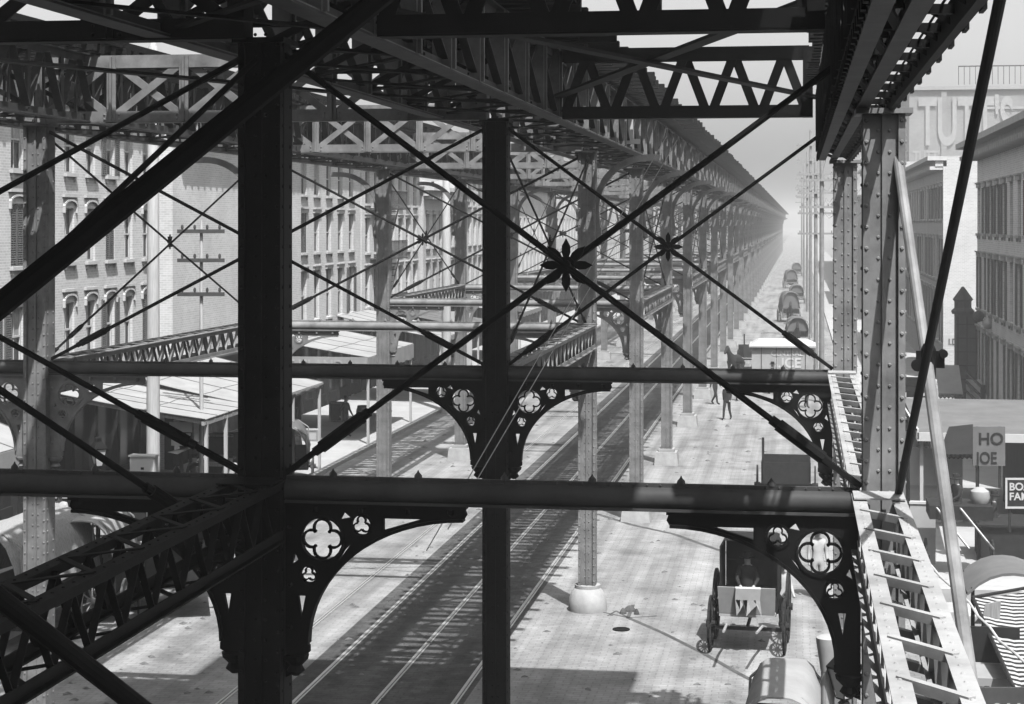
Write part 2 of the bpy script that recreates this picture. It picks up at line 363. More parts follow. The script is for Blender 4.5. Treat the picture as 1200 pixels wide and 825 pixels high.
def column(X, n, label, group, left=True, right=True, near=True, al=True, ar=True, ped='ped2'):
    t = thing('iron_column', (X, YB(n), 0), label, 'column', group)
    shade_blk = X == XL and n < 2; br = ME['br' if shade_blk else 'brg']; obj('shaft', ME['colk' if shade_blk else 'col' if near else 'colfar'], t); obj('pedestal', ME[ped], t)  # first two columns take near-black iron to imitate the shade on them
    if n < 16:
        if right: obj('spandrel_bracket', br, t, (0,0,ZT))
        if left: obj('spandrel_bracket', br, t, (0,0,ZT), R(180))
    if ar: obj('arch_bracket', ME['arch' if n < 8 else 'archfar'], t, (0,0,ZD-.15))
    if al: obj('arch_bracket', ME['arch' if n < 8 else 'archfar'], t, (0,0,ZD-.15), R(180))
    return t
NB = 44
GL, GM = 'columns of the row right of the tram rails', 'columns of the row left of the tram rails'
for n in range(NB):
    if n == 0: lb = 'huge black iron column filling the left foreground, lattice strut joined to its left'
    elif n == 1: lb = 'black iron column in the centre of the view, second of the middle row'
    elif n == 2: lb = 'sunlit-footed iron column on a round flared stone base right of the rails'
    elif n < 11: lb = f'iron column on square stone block, {ORD[n]} of the row right of the tram rails'
    else: lb = 'hazy distant iron column of the row right of the tram rails'
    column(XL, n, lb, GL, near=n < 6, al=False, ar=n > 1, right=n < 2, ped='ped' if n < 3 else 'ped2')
    if n == 0: continue
    if n == 1: lb = 'pale riveted iron column at the far left with pierced brackets on both sides'
    elif n < 11: lb = f'iron column under the left track, {ORD[n-1]} visible of the row left of the rails'
    else: lb = 'hazy distant iron column of the row left of the tram rails'
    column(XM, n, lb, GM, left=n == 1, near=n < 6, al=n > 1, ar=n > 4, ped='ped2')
# the heavier columns of the short east row
def big_column(n, label):
    t = thing('iron_column', (XR, YB(n), 0), label, 'column', 'columns of the row at the right edge of the street')
    obj('shaft', ME['big'], t); obj('pedestal', ME['ped2'], t); obj('spandrel_bracket', ME['br'], t, (0,0,ZT), R(180))
ME['big'] = column_mesh(True, .185, 10.33).mesh('column', 'giron')
big_column(0, 'bright riveted iron column at right, front of the east row beside the dark rods')
big_column(1, 'narrower riveted iron column just behind the bright front column at right')
# ------------------------------------------------------------------ tube struts
def strut_mesh(L):
    m = MB(); m.tube((0,0,0), (L,0,0), .105, 14)
    m.box(0, L, -.085, .085, -.116, -.09); m.box(0, L, -.025, .025, .1, .135)
    x = .45
    while x < L: m.lathe([(.04,0),(.035,.03),(.012,.055),(.004,.075)], (x,0,.132), 6); x += .82
    x = .06
    while x < L: m.rivet((x,-.0255,.118),(0,-1,0),.012); x += .12
    return m.mesh('strut', 'iron', True)
LA, LBX = XR-XL-.43, XL-XM-.42
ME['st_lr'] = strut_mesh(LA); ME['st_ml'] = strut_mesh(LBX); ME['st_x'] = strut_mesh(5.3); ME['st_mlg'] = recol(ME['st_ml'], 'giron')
for k_ in ('st_lr','st_ml','st_x'): ME[k_].materials[0] = M['tube']  # near struts get a darker tone that imitates the shade on them
GS = 'tubular cross struts between the column rows'
for n in range(NB):
    if n < 2:
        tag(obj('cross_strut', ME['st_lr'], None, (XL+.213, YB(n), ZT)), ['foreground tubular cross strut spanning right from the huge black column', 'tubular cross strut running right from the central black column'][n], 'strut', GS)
    lb = ['foreground tubular cross strut running left from the huge black column', 'long tubular cross strut between pale far left column and central black column'][n] if n < 2 else \
        (f'tubular cross strut over the tram rails at the {ORD[n]} pair of columns' if n < 10 else 'distant tubular cross strut over the tram rails in the haze')
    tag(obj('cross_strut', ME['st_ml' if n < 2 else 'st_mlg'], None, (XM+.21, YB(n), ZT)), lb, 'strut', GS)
tag(obj('cross_strut', ME['st_x'], None, (XM-.21-5.3, YB(1), ZT)), 'tubular cross strut leaving the pale column towards the left edge', 'strut', GS)
# ------------------------------------------------------------------ lattice struts between bents
def lattice_mesh(L, W=.42, H=.56, par=False):
    m = MB(); zt, zb = .11, .11-H
    for sx in (-1, 1):
        for z in (zt, zb):
            m.box(sx*W/2-.06, sx*W/2+.06, 0, L, z-.008, z+.008)
            m.box(sx*W/2-.008 if sx < 0 else W/2-.008, sx*W/2+.008, 0, L, *( (z-.09, z-.009) if z == zt else (z+.009, z+.09)))
        k = int(L/.62)
        for i in range(k):
            y0, y1 = .2+i*(L-.4)/k, .2+(i+1)*(L-.4)/k; ym = (y0+y1)/2; xx = sx*(W/2-.02)
            m.bar((xx,y0,zb+.05), (xx,ym,zt-.05), .012, .055, (1,0,0)); m.bar((xx,ym,zt-.05), (xx,y1,zb+.05), .012, .055, (1,0,0))
    k = int(L/.95)
    for z, d in ((zt+.014, 1), (zb-.014, 1)):
        for i in range(k):
            y0, y1 = .3+i*(L-.6)/k, .3+(i+1)*(L-.6)/k
            if par and d == 1:
                m.bar((-W/2,y0+.3,z), (W/2,y0-.1,z), .05, .012); m.bar((-W/2,y0+.27,z-.03), (W/2,y0-.13,z-.03), .012, .05)
            else: m.bar((-W/2,y0,z), (W/2,(y0+y1)/2,z), .055, .012); m.bar((W/2,(y0+y1)/2,z), (-W/2,y1,z), .055, .012)
    for y in (0, L-.45): m.box(-W/2-.05, W/2+.05, y, y+.45, zt+.022, zt+.034)
    for i in range(int(L/.18)):
        for sx in (-1,1): m.rivet((sx*W/2, .1+i*.18, zt+.008), (0,0,1), .014)
    return m.mesh('lattice', 'iron')
ME['lat'] = lattice_mesh(SP-.5); ME['latg'] = recol(ME['lat'], 'giron'); ME['latr'] = recol(lattice_mesh(SP-.5, .34, .5, True), 'piron')  # one strut type in three tones: near-black for shade, palest for sun
GT = 'lattice struts between pairs of columns'
for X, n, lb in ((XL,-1,'dark lattice strut rising from the lower left to the huge black column'), (XR,-1,'sunlit lattice strut descending to the lower right from the bright column'),
                 (XR,0,'white-topped lattice strut between the two riveted columns at right'), (XL,1,'lattice strut behind the central column, ending at the round-based column'),
                 (XM,1,'pale lattice strut running back from the far left riveted column')):
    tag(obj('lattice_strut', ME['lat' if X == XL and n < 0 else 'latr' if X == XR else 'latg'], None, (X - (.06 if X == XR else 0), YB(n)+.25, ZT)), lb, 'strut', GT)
for n in range(3, 30, 2):
    for X, rw in ((XL,'right'), (XM,'left')):
        tag(obj('lattice_strut', ME['latg'], None, (X, YB(n)+.25, ZT)), f'lattice strut behind the {ORD[n]} column of the row {rw} of the rails' if n < 11 else f'distant lattice strut in the row {rw} of the rails', 'strut', GT)
# ------------------------------------------------------------------ tie rods with star plates
def star_mesh(r, axis):
    m = MB()
    for k in range(8):
        t = k*math.pi/4; d = Vector((math.cos(t),0,math.sin(t))); q = Vector((-math.sin(t),0,math.cos(t)))
        pl = [(.05*d + q*.035*s) for s in (-1,1)]
        pts = [d*r*.2 - q*r*.07, d*r*.48 - q*r*.165, d*r*.72 - q*r*.15, d*r, d*r*.72 + q*r*.15, d*r*.48 + q*r*.165, d*r*.2 + q*r*.07]; o = len(m.v); h_ = len(pts)
        yy = .012 + .003*(k % 2)
        m.v += [(p.x,-yy,p.z) for p in pts] + [(p.x,yy,p.z) for p in pts]
        m.f += [tuple(range(o,o+h_)), tuple(range(o+2*h_-1,o+h_-1,-1))] + [(o+i, o+h_+i, o+h_+(i+1)%h_, o+(i+1)%h_) for i in range(h_)]
    m.lathe([(r*.34,-.022),(r*.34,.022)], (0,0,0), 16, 'y'); m.lathe([(r*.2,-.05),(r*.2,.05)], (0,0,0), 10, 'y')
    me = m.mesh('star', 'iron')
    if axis == 'x': me.transform(Matrix.Rotation(R(90), 4, 'Z'))
    return me
ME['starT'] = star_mesh(.25, 'y'); ME['starL'] = star_mesh(.16, 'x'); ME['starS'] = star_mesh(.16, 'y')
def rod(a, b, r, tb=None, n=8, ends=True, m_='iron'):
    m = MB(); a, b = Vector(a), Vector(b); m.tube(a, b, r, n)
    if tb:
        for s in tb: c = a.lerp(b, s); d = (b-a).normalized(); m.tube(c-d*.25, c+d*.25, r*2.0, n); m.tube(c-d*.33, c-d*.24, r*1.5, n); m.tube(c+d*.24, c+d*.33, r*1.5, n)
    for e, s in ((a,1),(b,-1)) if ends else ():
        d = (b-a).normalized()*s; m.bar(e, e+d*.5, r*3.0, r*1.6)
    return m.mesh('rod', m_)
GR = 'diagonal tie rod crosses with star plates'
rodsT = {}
def cross_T(n, xa, xb, label, star, key):
    if key not in rodsT:
        L = xb-xa
        rodsT[key] = (rod((0,-.03,ZD-.15),(L,-.03,ZT+.15),.03 if key != 'f' else .026, (.9,) if key != 'f' else None), rod((0,.05,ZT+.15),(L,.05,ZD-.15),.03 if key != 'f' else .026, (.1,) if key != 'f' else None))
    t = thing('tie_rod_cross', (xa, YB(n), 0), label, 'tie rods', GR)
    for me in rodsT[key]: obj('tie_rod', me, t)
    obj('star_plate', ME[star], t, ((xb-xa)/2, 0, (ZD+ZT)/2))
cross_T(0, XL+.2, XR-.2, 'crossed tie rods with the largest black star, right of the huge column', 'starT', 'a')
cross_T(1, XL+.2, XR-.2, 'crossed tie rods with the smaller black star right of the central column', 'starT', 'a')
for n in range(0, 26):
    lb = 'tie rods crossing the sky left of the huge black column' if n == 0 else 'long thin tie rods between the far left column and the central column' if n == 1 else \
        f'thin tie rods and star over the rails at the {ORD[n]} pair of columns' if n < 10 else 'distant tie rods over the rails in the haze'
    cross_T(n, XM+.2, XL-.2, lb, 'starS', 'm' if n < 4 else 'f')
LL_ = SP-.4
ml = (rod((-.03,0,ZD-.15),(-.03,LL_,ZT+.15),.022,(.9,)), rod((.05,0,ZT+.15),(.05,LL_,ZD-.15),.022,(.1,)))
def cross_L(n, X, label):
    t = thing('tie_rod_cross', (X, YB(n)+.2, 0), label, 'tie rods', GR)
    for me in ml: obj('tie_rod', me, t)
    obj('star_plate', ME['starL'], t, (0, LL_/2, (ZD+ZT)/2))
for n in range(1, 24, 2):
    for X, rw in ((XL,'right'),(XM,'left')):
        lb = {(1,XL):'steep tie rods behind the central column, crossing left of the big star', (1,XM):'tie rods and star crossing before the blank wall at left'}.get((n,X)) or \
            (f'tie rods along the row {rw} of the rails behind its {ORD[n]} column' if n < 11 else f'distant tie rods along the row {rw} of the rails')
        cross_L(n, X, lb)
# near braces running towards the camera
def near_rod(name, a, b, r, label, tb=None):
    tag(obj(name, rod(a, b, r, tb, 12, False, 'giron' if 'pipe' in name else 'iron')), label, 'tie rod', 'heavy stay rods running towards the camera')
near_rod('stay_rod', P(560,-95,7.6), P(-120,455,6.2), .046, 'thickest black stay rod slanting across the upper left, out of focus')
near_rod('stay_rod', P(300,70,17.0), P(-60,412,14.6), .028, 'thin stay rod above and parallel to the thickest stay rod at left')
near_rod('stay_rod', P(-60,655,6.0), P(210,865,6.6), .036, 'thick dark stay rod across the lower left corner')
near_rod('stay_rod', P(300,657,17.2), P(-60,417,15.2), .032, 'lower thin stay rod ending at the foot of the lattice strut', (.3,))
near_rod('stay_rod', P(1046,612,16.6), P(1184,-60,9.6), .034, 'black stay rod leaning across the right side of the sky')
near_rod('stay_pipe', P(1034,60,17.0), P(1086,425,15.0), .045, 'upper pale stay rod bending in front of the right brick houses')
near_rod('stay_pipe', P(1086,425,15.0), P(1150,890,12.0), .052, 'lower pale stay rod passing the striped awning at lower right')
c = P(1088,424,15.0); t = tag(obj('rod_coupling', MB().lathe([(.04,-.16),(.062,-.13),(.062,.1),(.04,.15)], c, 12).lathe([(.05,-.03),(.05,.03)], c+Vector((-.09,0,-.03)), 12, 'y').lathe([(.035,-.06),(.035,.06)], c+Vector((.12,0,.07)), 10,'y').box(c.x-.1,c.x+.13,c.y-.02,c.y+.02,c.z-.05,c.z+.09).mesh('coupling','iron')), 'cast iron coupling where the black and pale stay rods meet', 'coupling')
# wires
for k, (a, b, r) in enumerate(((P(781,160,29), P(500,645,17.5), .010), (P(793,165,29), P(525,620,17.5), .010))):
    tag(obj('signal_wire', MB().tube(a, b, r*.6, 5).mesh('wire', 'white')), ['left of two thin pale wires slanting past the big star', 'right of two thin pale wires slanting past the big star'][k], 'wire', 'pale signal wires')
wp = [P(1078,640,14.5), P(1085,655,14.3), P(1102,676,14), P(1118,690,13.7), P(1136,706,13.4), P(1146,722,13.1), P(1160,735,12.8), P(1172,752,12.5), P(1190,766,12), P(1215,790,11.6)]
tag(obj('slack_wire', MB().path(wp, .009, 6).mesh('wire', 'white')), 'slack white wire drooping in front of the striped awning', 'wire')
# ------------------------------------------------------------------ girders and decks overhead
def girder_mesh(L, H=1.15, panel=1.34, vert=True, fw=.12):
    m = MB(); k = round(L/panel)
    for z in (0, H):
        m.box(-fw, fw, 0, L, z, z+.022); m.box(-.02, .02, 0, L, *((.023,.14) if z == 0 else (H-.12,H-.001)))
    for i in range(k):
        y0, y1 = i*L/k, (i+1)*L/k; ym = (y0+y1)/2
        m.bar((-.045,y0+.1,.12), (-.045,ym,H-.1), .02, .14, (1,0,0)); m.bar((.045,ym,H-.1), (.045,y1-.1,.12), .02, .14, (1,0,0))
        if vert: m.bar((0,y0+.05,.1),(0,y0+.05,H-.08), .12, .05, (1,0,0)); m.bar((0,ym,.1),(0,ym,H-.08), .05, .04, (1,0,0))
    return m.mesh('girder', 'dgiron')
def xpanel_mesh(L, H=1.15, k=7):
    m = MB()
    for z in (0, H): m.box(-.12, .12, 0, L, z, z+.022); m.box(-.02, .02, 0, L, *((.023,.14) if z == 0 else (H-.12,H-.001)))
    for i in range(k):
        a, b = i*L/k, (i+1)*L/k
        m.bar((-.04,a,.1),(-.04,b,H-.1),.02,.11,(1,0,0)); m.bar((.04,a,H-.1),(.04,b,.1),.02,.11,(1,0,0))
    return m.mesh('girder', 'dgiron')
ME['xgird'] = xpanel_mesh(SP)
m = MB()
for i in range(7): y = i*SP/7; m.box(-.09,.13,y-.09,y+.09,.023,1.14); m.box(.131,.17,y-.03,y+.03,.03,1.13)
m.box(.0,.12,0,SP,.0235,.035); ME['xpost'] = m.mesh('girder_posts', 'giron')
ME['gird'] = girder_mesh(SP)
def ties_mesh(half, L=SP, n=25, w=.19, th=.18, x0=None, x1=None):
    m = MB()
    for i in range(n):
        y = (i+.5)*L/n + random.uniform(-.03,.03); e = random.uniform(-.07,.07)
        g = .5 if (x1 and i % 2) else 0
        m.box(-half+e if x0 is None else x0+e, half+e+g, y-w/2, y+w/2, 1.18, 1.18+th)
    return m.mesh('sleepers', 'tie')
ME['ties'] = ties_mesh(1.55, x1=1); ME['tiesm'] = ties_mesh(1.3)
def deck_extras(half):
    m = MB()
    for sx in (-1,1):
        m.box(sx*1.22-.05, sx*1.22+.05, 0, SP, 1.365, 1.48)              # guard timbers
        m.box(sx*1.02-.06, sx*1.02+.06, 0, SP, 1.365, 1.45)
    return m.mesh('guard_timbers', 'tie')
ME['guard'] = deck_extras(1.6)
ME['rails'] = MB().box(-.78,-.71,0,SP,1.365,1.48).box(.71,.78,0,SP,1.365,1.48).mesh('running_rails','rail')
def lateral_mesh():
    m = MB(); k = 5
    for i in range(k):
        a, b = i*SP/k, (i+1)*SP/k
        m.bar((-.95,a,.06),(.95,b,.06),.1,.03); m.bar((.95,a,.1),(-.95,b,.1),.1,.03); m.bar((-.95,a,.14),(.95,a,.14),.12,.04)
        m.bar((-.95,a,.15),(.95,a,1.05),.05,.08); m.bar((.95,a,.15),(-.95,a,1.05),.05,.08)
    return m.mesh('sway_bracing', 'soot')
ME['lateral'] = lateral_mesh()
def rail_fence():
    m = MB()
    for i in range(8): m.box(2.1,2.16,i*SP/8,i*SP/8+.06,1.37,2.3)
    m.box(2.11,2.15,0,SP,2.25,2.3); m.box(2.11,2.15,0,SP,1.85,1.88); return m.mesh('hand_rail','iron')
GD = 'spans of elevated track deck'
def deck(X, n, label):
    t = thing('track_deck', (X, YB(n), ZD), label, 'track deck', GD)
    for sx in (-1, 1):
        obj('girder', ME['gird' if X == XM else 'xgird'], t, (sx*.95, 0, 0))
        if X == XL: obj('girder_posts', ME['xpost'], t, (sx*.95, 0, 0))
    obj('sleepers', ME['ties' if X == XL else 'tiesm'], t); obj('guard_timbers', ME['guard'], t); obj('running_rails', ME['rails'], t); obj('sway_bracing', ME['lateral'], t)
for n in range(-2, NB-1):
    lb = 'nearest black span of track deck overhead, from the huge column to the central column' if n == 0 else 'track deck span over the centre, reaching back from the central column' if n == 1 else \
        'track deck span directly over the camera, before the huge column' if n < 0 else f'right-hand track deck span behind the {ORD[n]} column of its row' if n < 11 else 'hazy far span of the right-hand track deck'
    deck(XL, n, lb)
    lb = 'track deck span crossing the top left corner beyond the girder' if n == 0 else 'left-hand track deck span behind the pale far left column' if n == 1 else \
        'left-hand track deck span beside the camera' if n < 0 else f'left-hand track deck span behind the {ORD[n]} pair of columns' if n < 11 else 'hazy far span of the left-hand track deck'
    deck(XM, n, lb)
# the spur over the east row: narrow deck with an outrigger walkway
def spur():
    Lr = YB(1)+6.6; zb = 10.35
    t = thing('spur_deck', (0, -6, zb), 'black narrow spur deck with open ladder-like walkway at upper right', 'track deck', GD)
    g = girder_mesh(Lr, 1.2, .8, True, .055)
    for xx in (.40, .585): obj('girder', g, t, (xx, 0, 0))
    m = MB(); i = 0
    while i*.42 < Lr-.3: y = .1+i*.42; m.box(.16+random.uniform(-.05,.05), .78, y, y+.19, 1.235, 1.40); i += 1
    obj('sleepers', m.mesh('sleepers','tie'), t)
    m = MB(); m.box(.80,.85,0,Lr,-.04,.14); y = .3
    while y < Lr-.4:
        m.bar((.6,y,.06),(.81,y+.06,.06),.045,.05); m.bar((.6,y+.45,.16),(.81,y+.3,.02),.025,.03); m.box(.851,.872,y,y+.2,-.05,.1); y += .9
    for xx in (.68,.74): m.tube((xx,0,.09),(xx,Lr,.09),.008,5)
    obj('walkway', m.mesh('walkway','iron'), t)
    m = MB(); y = .05
    while y < Lr-.1: m.box(.325,.344,y,y+.05,.0,1.2); m.box(.30,.325,y,y+.1,-.02,.06); y += .33
    m.box(.305,.345,0,Lr,.061,.1)
    obj('side_ribs', m.mesh('ribs','soot'), t)
    m = MB(); k = 0
    while k*1.5+1.5 < Lr: m.bar((.41,k*1.5,.03),(.575,k*1.5+1.5,.03),.05,.03); m.box(.41,.58,k*1.5,k*1.5+.1,.05,.12); k += 1
    obj('sway_bracing', m.mesh('bracing','soot'), t)
spur()
# cross girders
def xgirder_mesh(L, H=1.12, k=5, warren=False, w=.13):
    m = MB()
    for z in (0, H): m.box(0, L, -.12, .12, z, z+.02); m.box(0, L, -.125, -.105, *((.021,.2) if z == 0 else (H-.2,H-.001))); m.box(0, L, .105, .125, *((.021,.2) if z == 0 else (H-.2,H-.001)))
    for i in range(k):
        a, b = i*L/k, (i+1)*L/k; c = (a+b)/2
        if warren:
            m.bar((a+.05,-.08,.1),(c,-.08,H-.1),w,.03,(0,1,0)); m.bar((c,-.05,H-.1),(b-.05,-.05,.1),w,.03,(0,1,0))
        else:
            m.bar((a+.05,-.1,.12),(b-.05,-.1,H-.12),w,.03,(0,1,0)); m.bar((a+.05,-.06,H-.12),(b-.05,-.06,.12),w,.03,(0,1,0))
            m.box(a-.08,a+.08,-.15,-.127,.02,H-.01); m.box(a-.02,a+.02,-.2,-.151,.02,H-.01)
            for s in (-.13,.13):
                for zz in (.06,.14): m.rivet((a+s,-.126,zz),(0,-1,0),.022)
    m.box(L-.1,L+.06,-.15,.15,-.0,H)
    return m.mesh('cross_girder', 'iron')
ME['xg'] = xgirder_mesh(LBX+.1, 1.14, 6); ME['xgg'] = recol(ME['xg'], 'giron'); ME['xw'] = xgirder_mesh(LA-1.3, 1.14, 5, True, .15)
GX = 'cross girders joining the track decks'
for n in range(0, NB-1):
    if n < 2:
        tag(obj('cross_girder', ME['xw'], None, (XL+1.15, YB(n)-.15, ZD-.02)), ['topmost black cross girder along the upper edge of the view', 'black zigzag cross girder against the sky right of the central column'][n], 'girder', GX)
    lb = 'cross girder along the top left edge' if n == 0 else 'cross girder with pale crossed bars left of the huge black column' if n == 1 else \
        f'pale cross girder with crossed bars at the {ORD[n]} pair of columns' if n < 10 else 'hazy far cross girder between the decks'
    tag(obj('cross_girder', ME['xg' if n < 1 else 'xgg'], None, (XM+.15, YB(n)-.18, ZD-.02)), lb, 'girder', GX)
# flat diagonal ties in the plane of the deck
def flat(a, b, w, label):
    tag(obj('deck_brace', MB().bar(a, b, w, .04).mesh('brace','iron')), label, 'brace', 'flat braces between the decks')
flat((XL+1, YB(0), ZD+.3), (XR-.4, YB(1), ZD+.3), .2, 'flat brace between the two right-hand decks, seen against the sky')
flat((XR-.4, YB(0), ZD+.36), (XL+1, YB(1), ZD+.36), .2, 'second flat brace crossing between the two right-hand decks')
flat((XM+1, YB(0), ZD+.3), (XL-1, YB(1), ZD+.3), .22, 'flat brace crossing the upper left corner of the view')
# unseen roof added above the tracks, shaped to shade the near bents and street
tr = thing('shade_roof', (-4.5, 8, 15.4), 'unseen roof added high over the near tracks to cast shade', 'roof')
obj('roof_boards', MB().box(-3.7, 5.3, -26, 22.1, 0, .12).box(-6.1,-3.71,16.6,19.7,0,.12).mesh('roof','tie'), tr)
pm = MB().box(-.1,.1,-.1,.1,-3.0,-.002).mesh('post','tie')
for px_, py_ in ((-2.6,-6),(2.4,-6),(-2.6,6),(2.4,6),(-2.6,19),(2.4,19)): obj('roof_post', pm, tr, (px_, py_, 0))
# ------------------------------------------------------------------ buildings
# A building's front lies in the plane x = X; 'sgn' is +1 when the front faces +x (left side of the street), -1 when it faces -x.
def win_meshes(wd, ht, style):
    m = MB(); f = .05
    # local: opening centred on y, z from 0; +x is out of the wall
    m.box(-.16,-.10,-wd/2,-wd/2+f,0,ht).box(-.16,-.10,wd/2-f,wd/2,0,ht).box(-.16,-.10,-wd/2+f,wd/2-f,ht-f,ht).box(-.16,-.10,-wd/2+f,wd/2-f,0,f)
    m.box(-.15,-.11,-wd/2+f,wd/2-f,ht*.5-.03,ht*.5+.03).box(-.15,-.125,-.015,.015,f,ht*.5-.03).box(-.15,-.125,-.015,.015,ht*.5+.03,ht-f)
    fr = m.mesh('window_frame','trim')
    pane = MB().box(-.2,-.17,-wd/2,wd/2,0,ht).mesh('pane','pane')
    lin = MB().box(.0,.09,-wd/2-.14,wd/2+.14,ht+.02,ht+.2).box(.0,.15,-wd/2-.2,wd/2+.2,ht+.2,ht+.27)
    if style == 'arch':
        lin = MB(); pts = [(-wd/2-.12, ht-.15)]
        for i in range(9): t = math.pi*(1-i/8); pts.append((math.cos(t)*(wd/2+.12), ht+.05+math.sin(t)*.22))
        pts.append((wd/2+.12, ht-.15))
        for a, b in zip(pts, pts[1:]): lin.bar((.03,a[0],a[1]),(.03,b[0],b[1]),.07,.1,(1,0,0))
        lin.box(0,.1,-wd/2-.2,wd/2+.2,ht+.36,ht+.46)
    lin = lin.mesh('lintel','trim')
    sill = MB().box(.0,.12,-wd/2-.1,wd/2+.1,-.12,-.005).box(.0,.07,-wd/2-.03,-wd/2+.07,-.26,-.121).box(.0,.07,wd/2-.07,wd/2+.03,-.26,-.121).mesh('sill','trim')
    sh = MB(); sh.box(0,.04,0,.05,0,ht).box(0,.04,wd*.5-.05,wd*.5,0,ht)
    z = .04
    while z < ht-.03: sh.hexa([(.0,.05,z),(.0,wd*.5-.05,z),(.035,wd*.5-.05,z-.03),(.035,.05,z-.03),(.0,.05,z+.02),(.0,wd*.5-.05,z+.02),(.035,wd*.5-.05,z-.01),(.035,.05,z-.01)]); z += .07
    return dict(frame=fr, pane=pane, lintel=lin, sill=sill, shutter=sh.mesh('shutter','shut'), blind=MB().box(-.165,-.162,-wd/2+.05,wd/2-.05,ht*.45,ht-.05).mesh('blind','slat'))
WM = {}
def building(name, X, sgn, ya, yb, H, ys, rows, wd, m, label, depth=12, style='flat', shut=0, cornice=.7, lod=0, ground='shop', trim='trim', blind=.4):
    """front wall with real window openings; rows = [(z0, z1), ...]"""
    t = thing(name, (X, 0, 0), label, 'building', 'street buildings')
    if sgn < 0: t.rotation_euler.z = math.pi
    sy = sgn                                     # local y = world y * sgn
    A, B = sorted((ya*sy, yb*sy)); loc = sorted(y*sy for y in ys)
    wl = MB(); T = .32
    wl.box(-depth, -T, A, B, .0, H-.01)                                     # body
    zs = [z for r_ in rows for z in r_]; zb = 3.9 if ground == 'shop' else .0
    edges = [A] + [e for y in loc for e in (y-wd/2, y+wd/2)] + [B]
    for i in range(0, len(edges), 2):
        if edges[i+1]-edges[i] > .02: wl.box(-T+.001, 0, edges[i], edges[i+1], zb, H)
    lv = [zb] + [z for r_ in rows for z in r_] + [H]
    for y in loc:
        for i in range(0, len(lv), 2):
            if lv[i+1]-lv[i] > .02: wl.box(-T+.001, -.002, y-wd/2+.001, y+wd/2-.001, lv[i], lv[i+1])
    obj('wall', wl.mesh('wall', m), t)
    cn = MB().box(-.2, cornice*.5, A, B, H-.55, H-.2).box(-.2, cornice, A-.1, B+.1, H-.2, H+.05).box(-depth,-.21,A,B,H-.0,H+.06)
    y = A+.3
    while y < B and lod < 2: cn.box(.001, cornice*.85, y, y+.16, H-.75, H-.551); y += .75
    obj('cornice', cn.mesh('cornice', trim), t)
    key = (wd, tuple(round(b-a,2) for a, b in rows), style)
    for r_i, (z0, z1) in enumerate(rows):
        k2 = (wd, round(z1-z0,2), style)
        if k2 not in WM: WM[k2] = win_meshes(wd, z1-z0, style)
        w_ = WM[k2]
        for y in loc:
            wo = obj('window', w_['frame'], t, (0, y, z0)); obj('pane', w_['pane'], wo)
            if lod < 2: obj('lintel', w_['lintel'], wo); obj('sill', w_['sill'], wo)
            if lod == 0 and random.random() < blind: obj('blind', w_['blind'], wo)
            if random.random() < shut:
                op = random.random() < .75
                if op: obj('shutter', w_['shutter'], wo, (.005, wd/2+.01, 0)); obj('shutter', w_['shutter'], wo, (.005, -wd/2-wd/2-.01, 0))
                else: obj('shutter', w_['shutter'], wo, (-.06, .0, 0)); obj('shutter', w_['shutter'], wo, (-.06, -wd/2, 0))
    if ground == 'shop':
        sf = MB(); k = max(2, round((B-A)/2.2))
        for i in range(k+1): y = A+(B-A)*i/k; sf.box(-T, .02, max(A,y-.13), min(B,y+.13), 0, 3.45)
        sf.box(-T, .12, A, B, 3.46, 3.9); sf.box(-.1,.3,A,B,3.9,3.98)
        sf.box(-T,-.12,A,B,.13,.7)
        obj('shop_front', sf.mesh('shop_front','dwood'), t)
        obj('shop_glass', MB().box(-.25,-.2,A+.05,B-.05,.701,3.45).mesh('shop_glass','pane'), t)
    return t
def span(a, n, s): return [a+i*s for i in range(n)]
XF = -23.5
building('brick_house', XF, 1, 44, 54.6, 14.6, [48.2,50.3,52.4], [(4.95,6.75),(8.0,9.9),(10.95,12.8)], .95, 'brick', 'brick house at the far left edge with hooded shuttered windows', style='arch', shut=.7)
building('brick_house', XF, 1, 54.62, 64.8, 14.8, [56.4,58.2,59.95,61.7,63.5], [(4.95,6.72),(8.05,9.8),(10.95,12.75)], .8, 'brick', 'brick house with five narrow arched windows per floor left of the blank wall', style='arch', shut=.25)
building('blank_walled_house', XF+.5, 1, 64.9, 82.6, 13.6, [], [], .9, 'brick', 'house with a blank pale brick wall behind the crossed tie rods')
building('brick_house', XF, 1, 82.7, 96.4, 13.9, span(84.9,6,1.98)[:1]+[87.25,89.6,91.95,94.3], [(4.6,7.0),(7.9,9.8),(10.7,12.4)], 1.0, 'brick', 'pale house with tall narrow windows right of the huge column', shut=.2)
building('brick_house', XF, 1, 96.6, 112, 13.3, span(98,7,2.1), [(4.7,6.8),(7.7,9.6),(10.4,12.2)], 1.0, 'brick2', 'house with iron fire escapes behind the left row of columns', lod=1)
building('brick_house', XF+.2, 1, 112.2, 128, 11.6, span(113.6,7,2.1), [(4.6,6.8),(7.8,9.9)], 1.0, 'brick3', 'low house with a dark band and round sign on its roof', lod=1)
building('brick_house', XF, 1, 128.2, 150, 13.8, span(129.6,10,2.1), [(4.6,6.8),(7.8,9.8),(10.6,12.4)], 1.0, 'brick', 'broad pale house glimpsed between the central columns', lod=1)
yy = 150.3
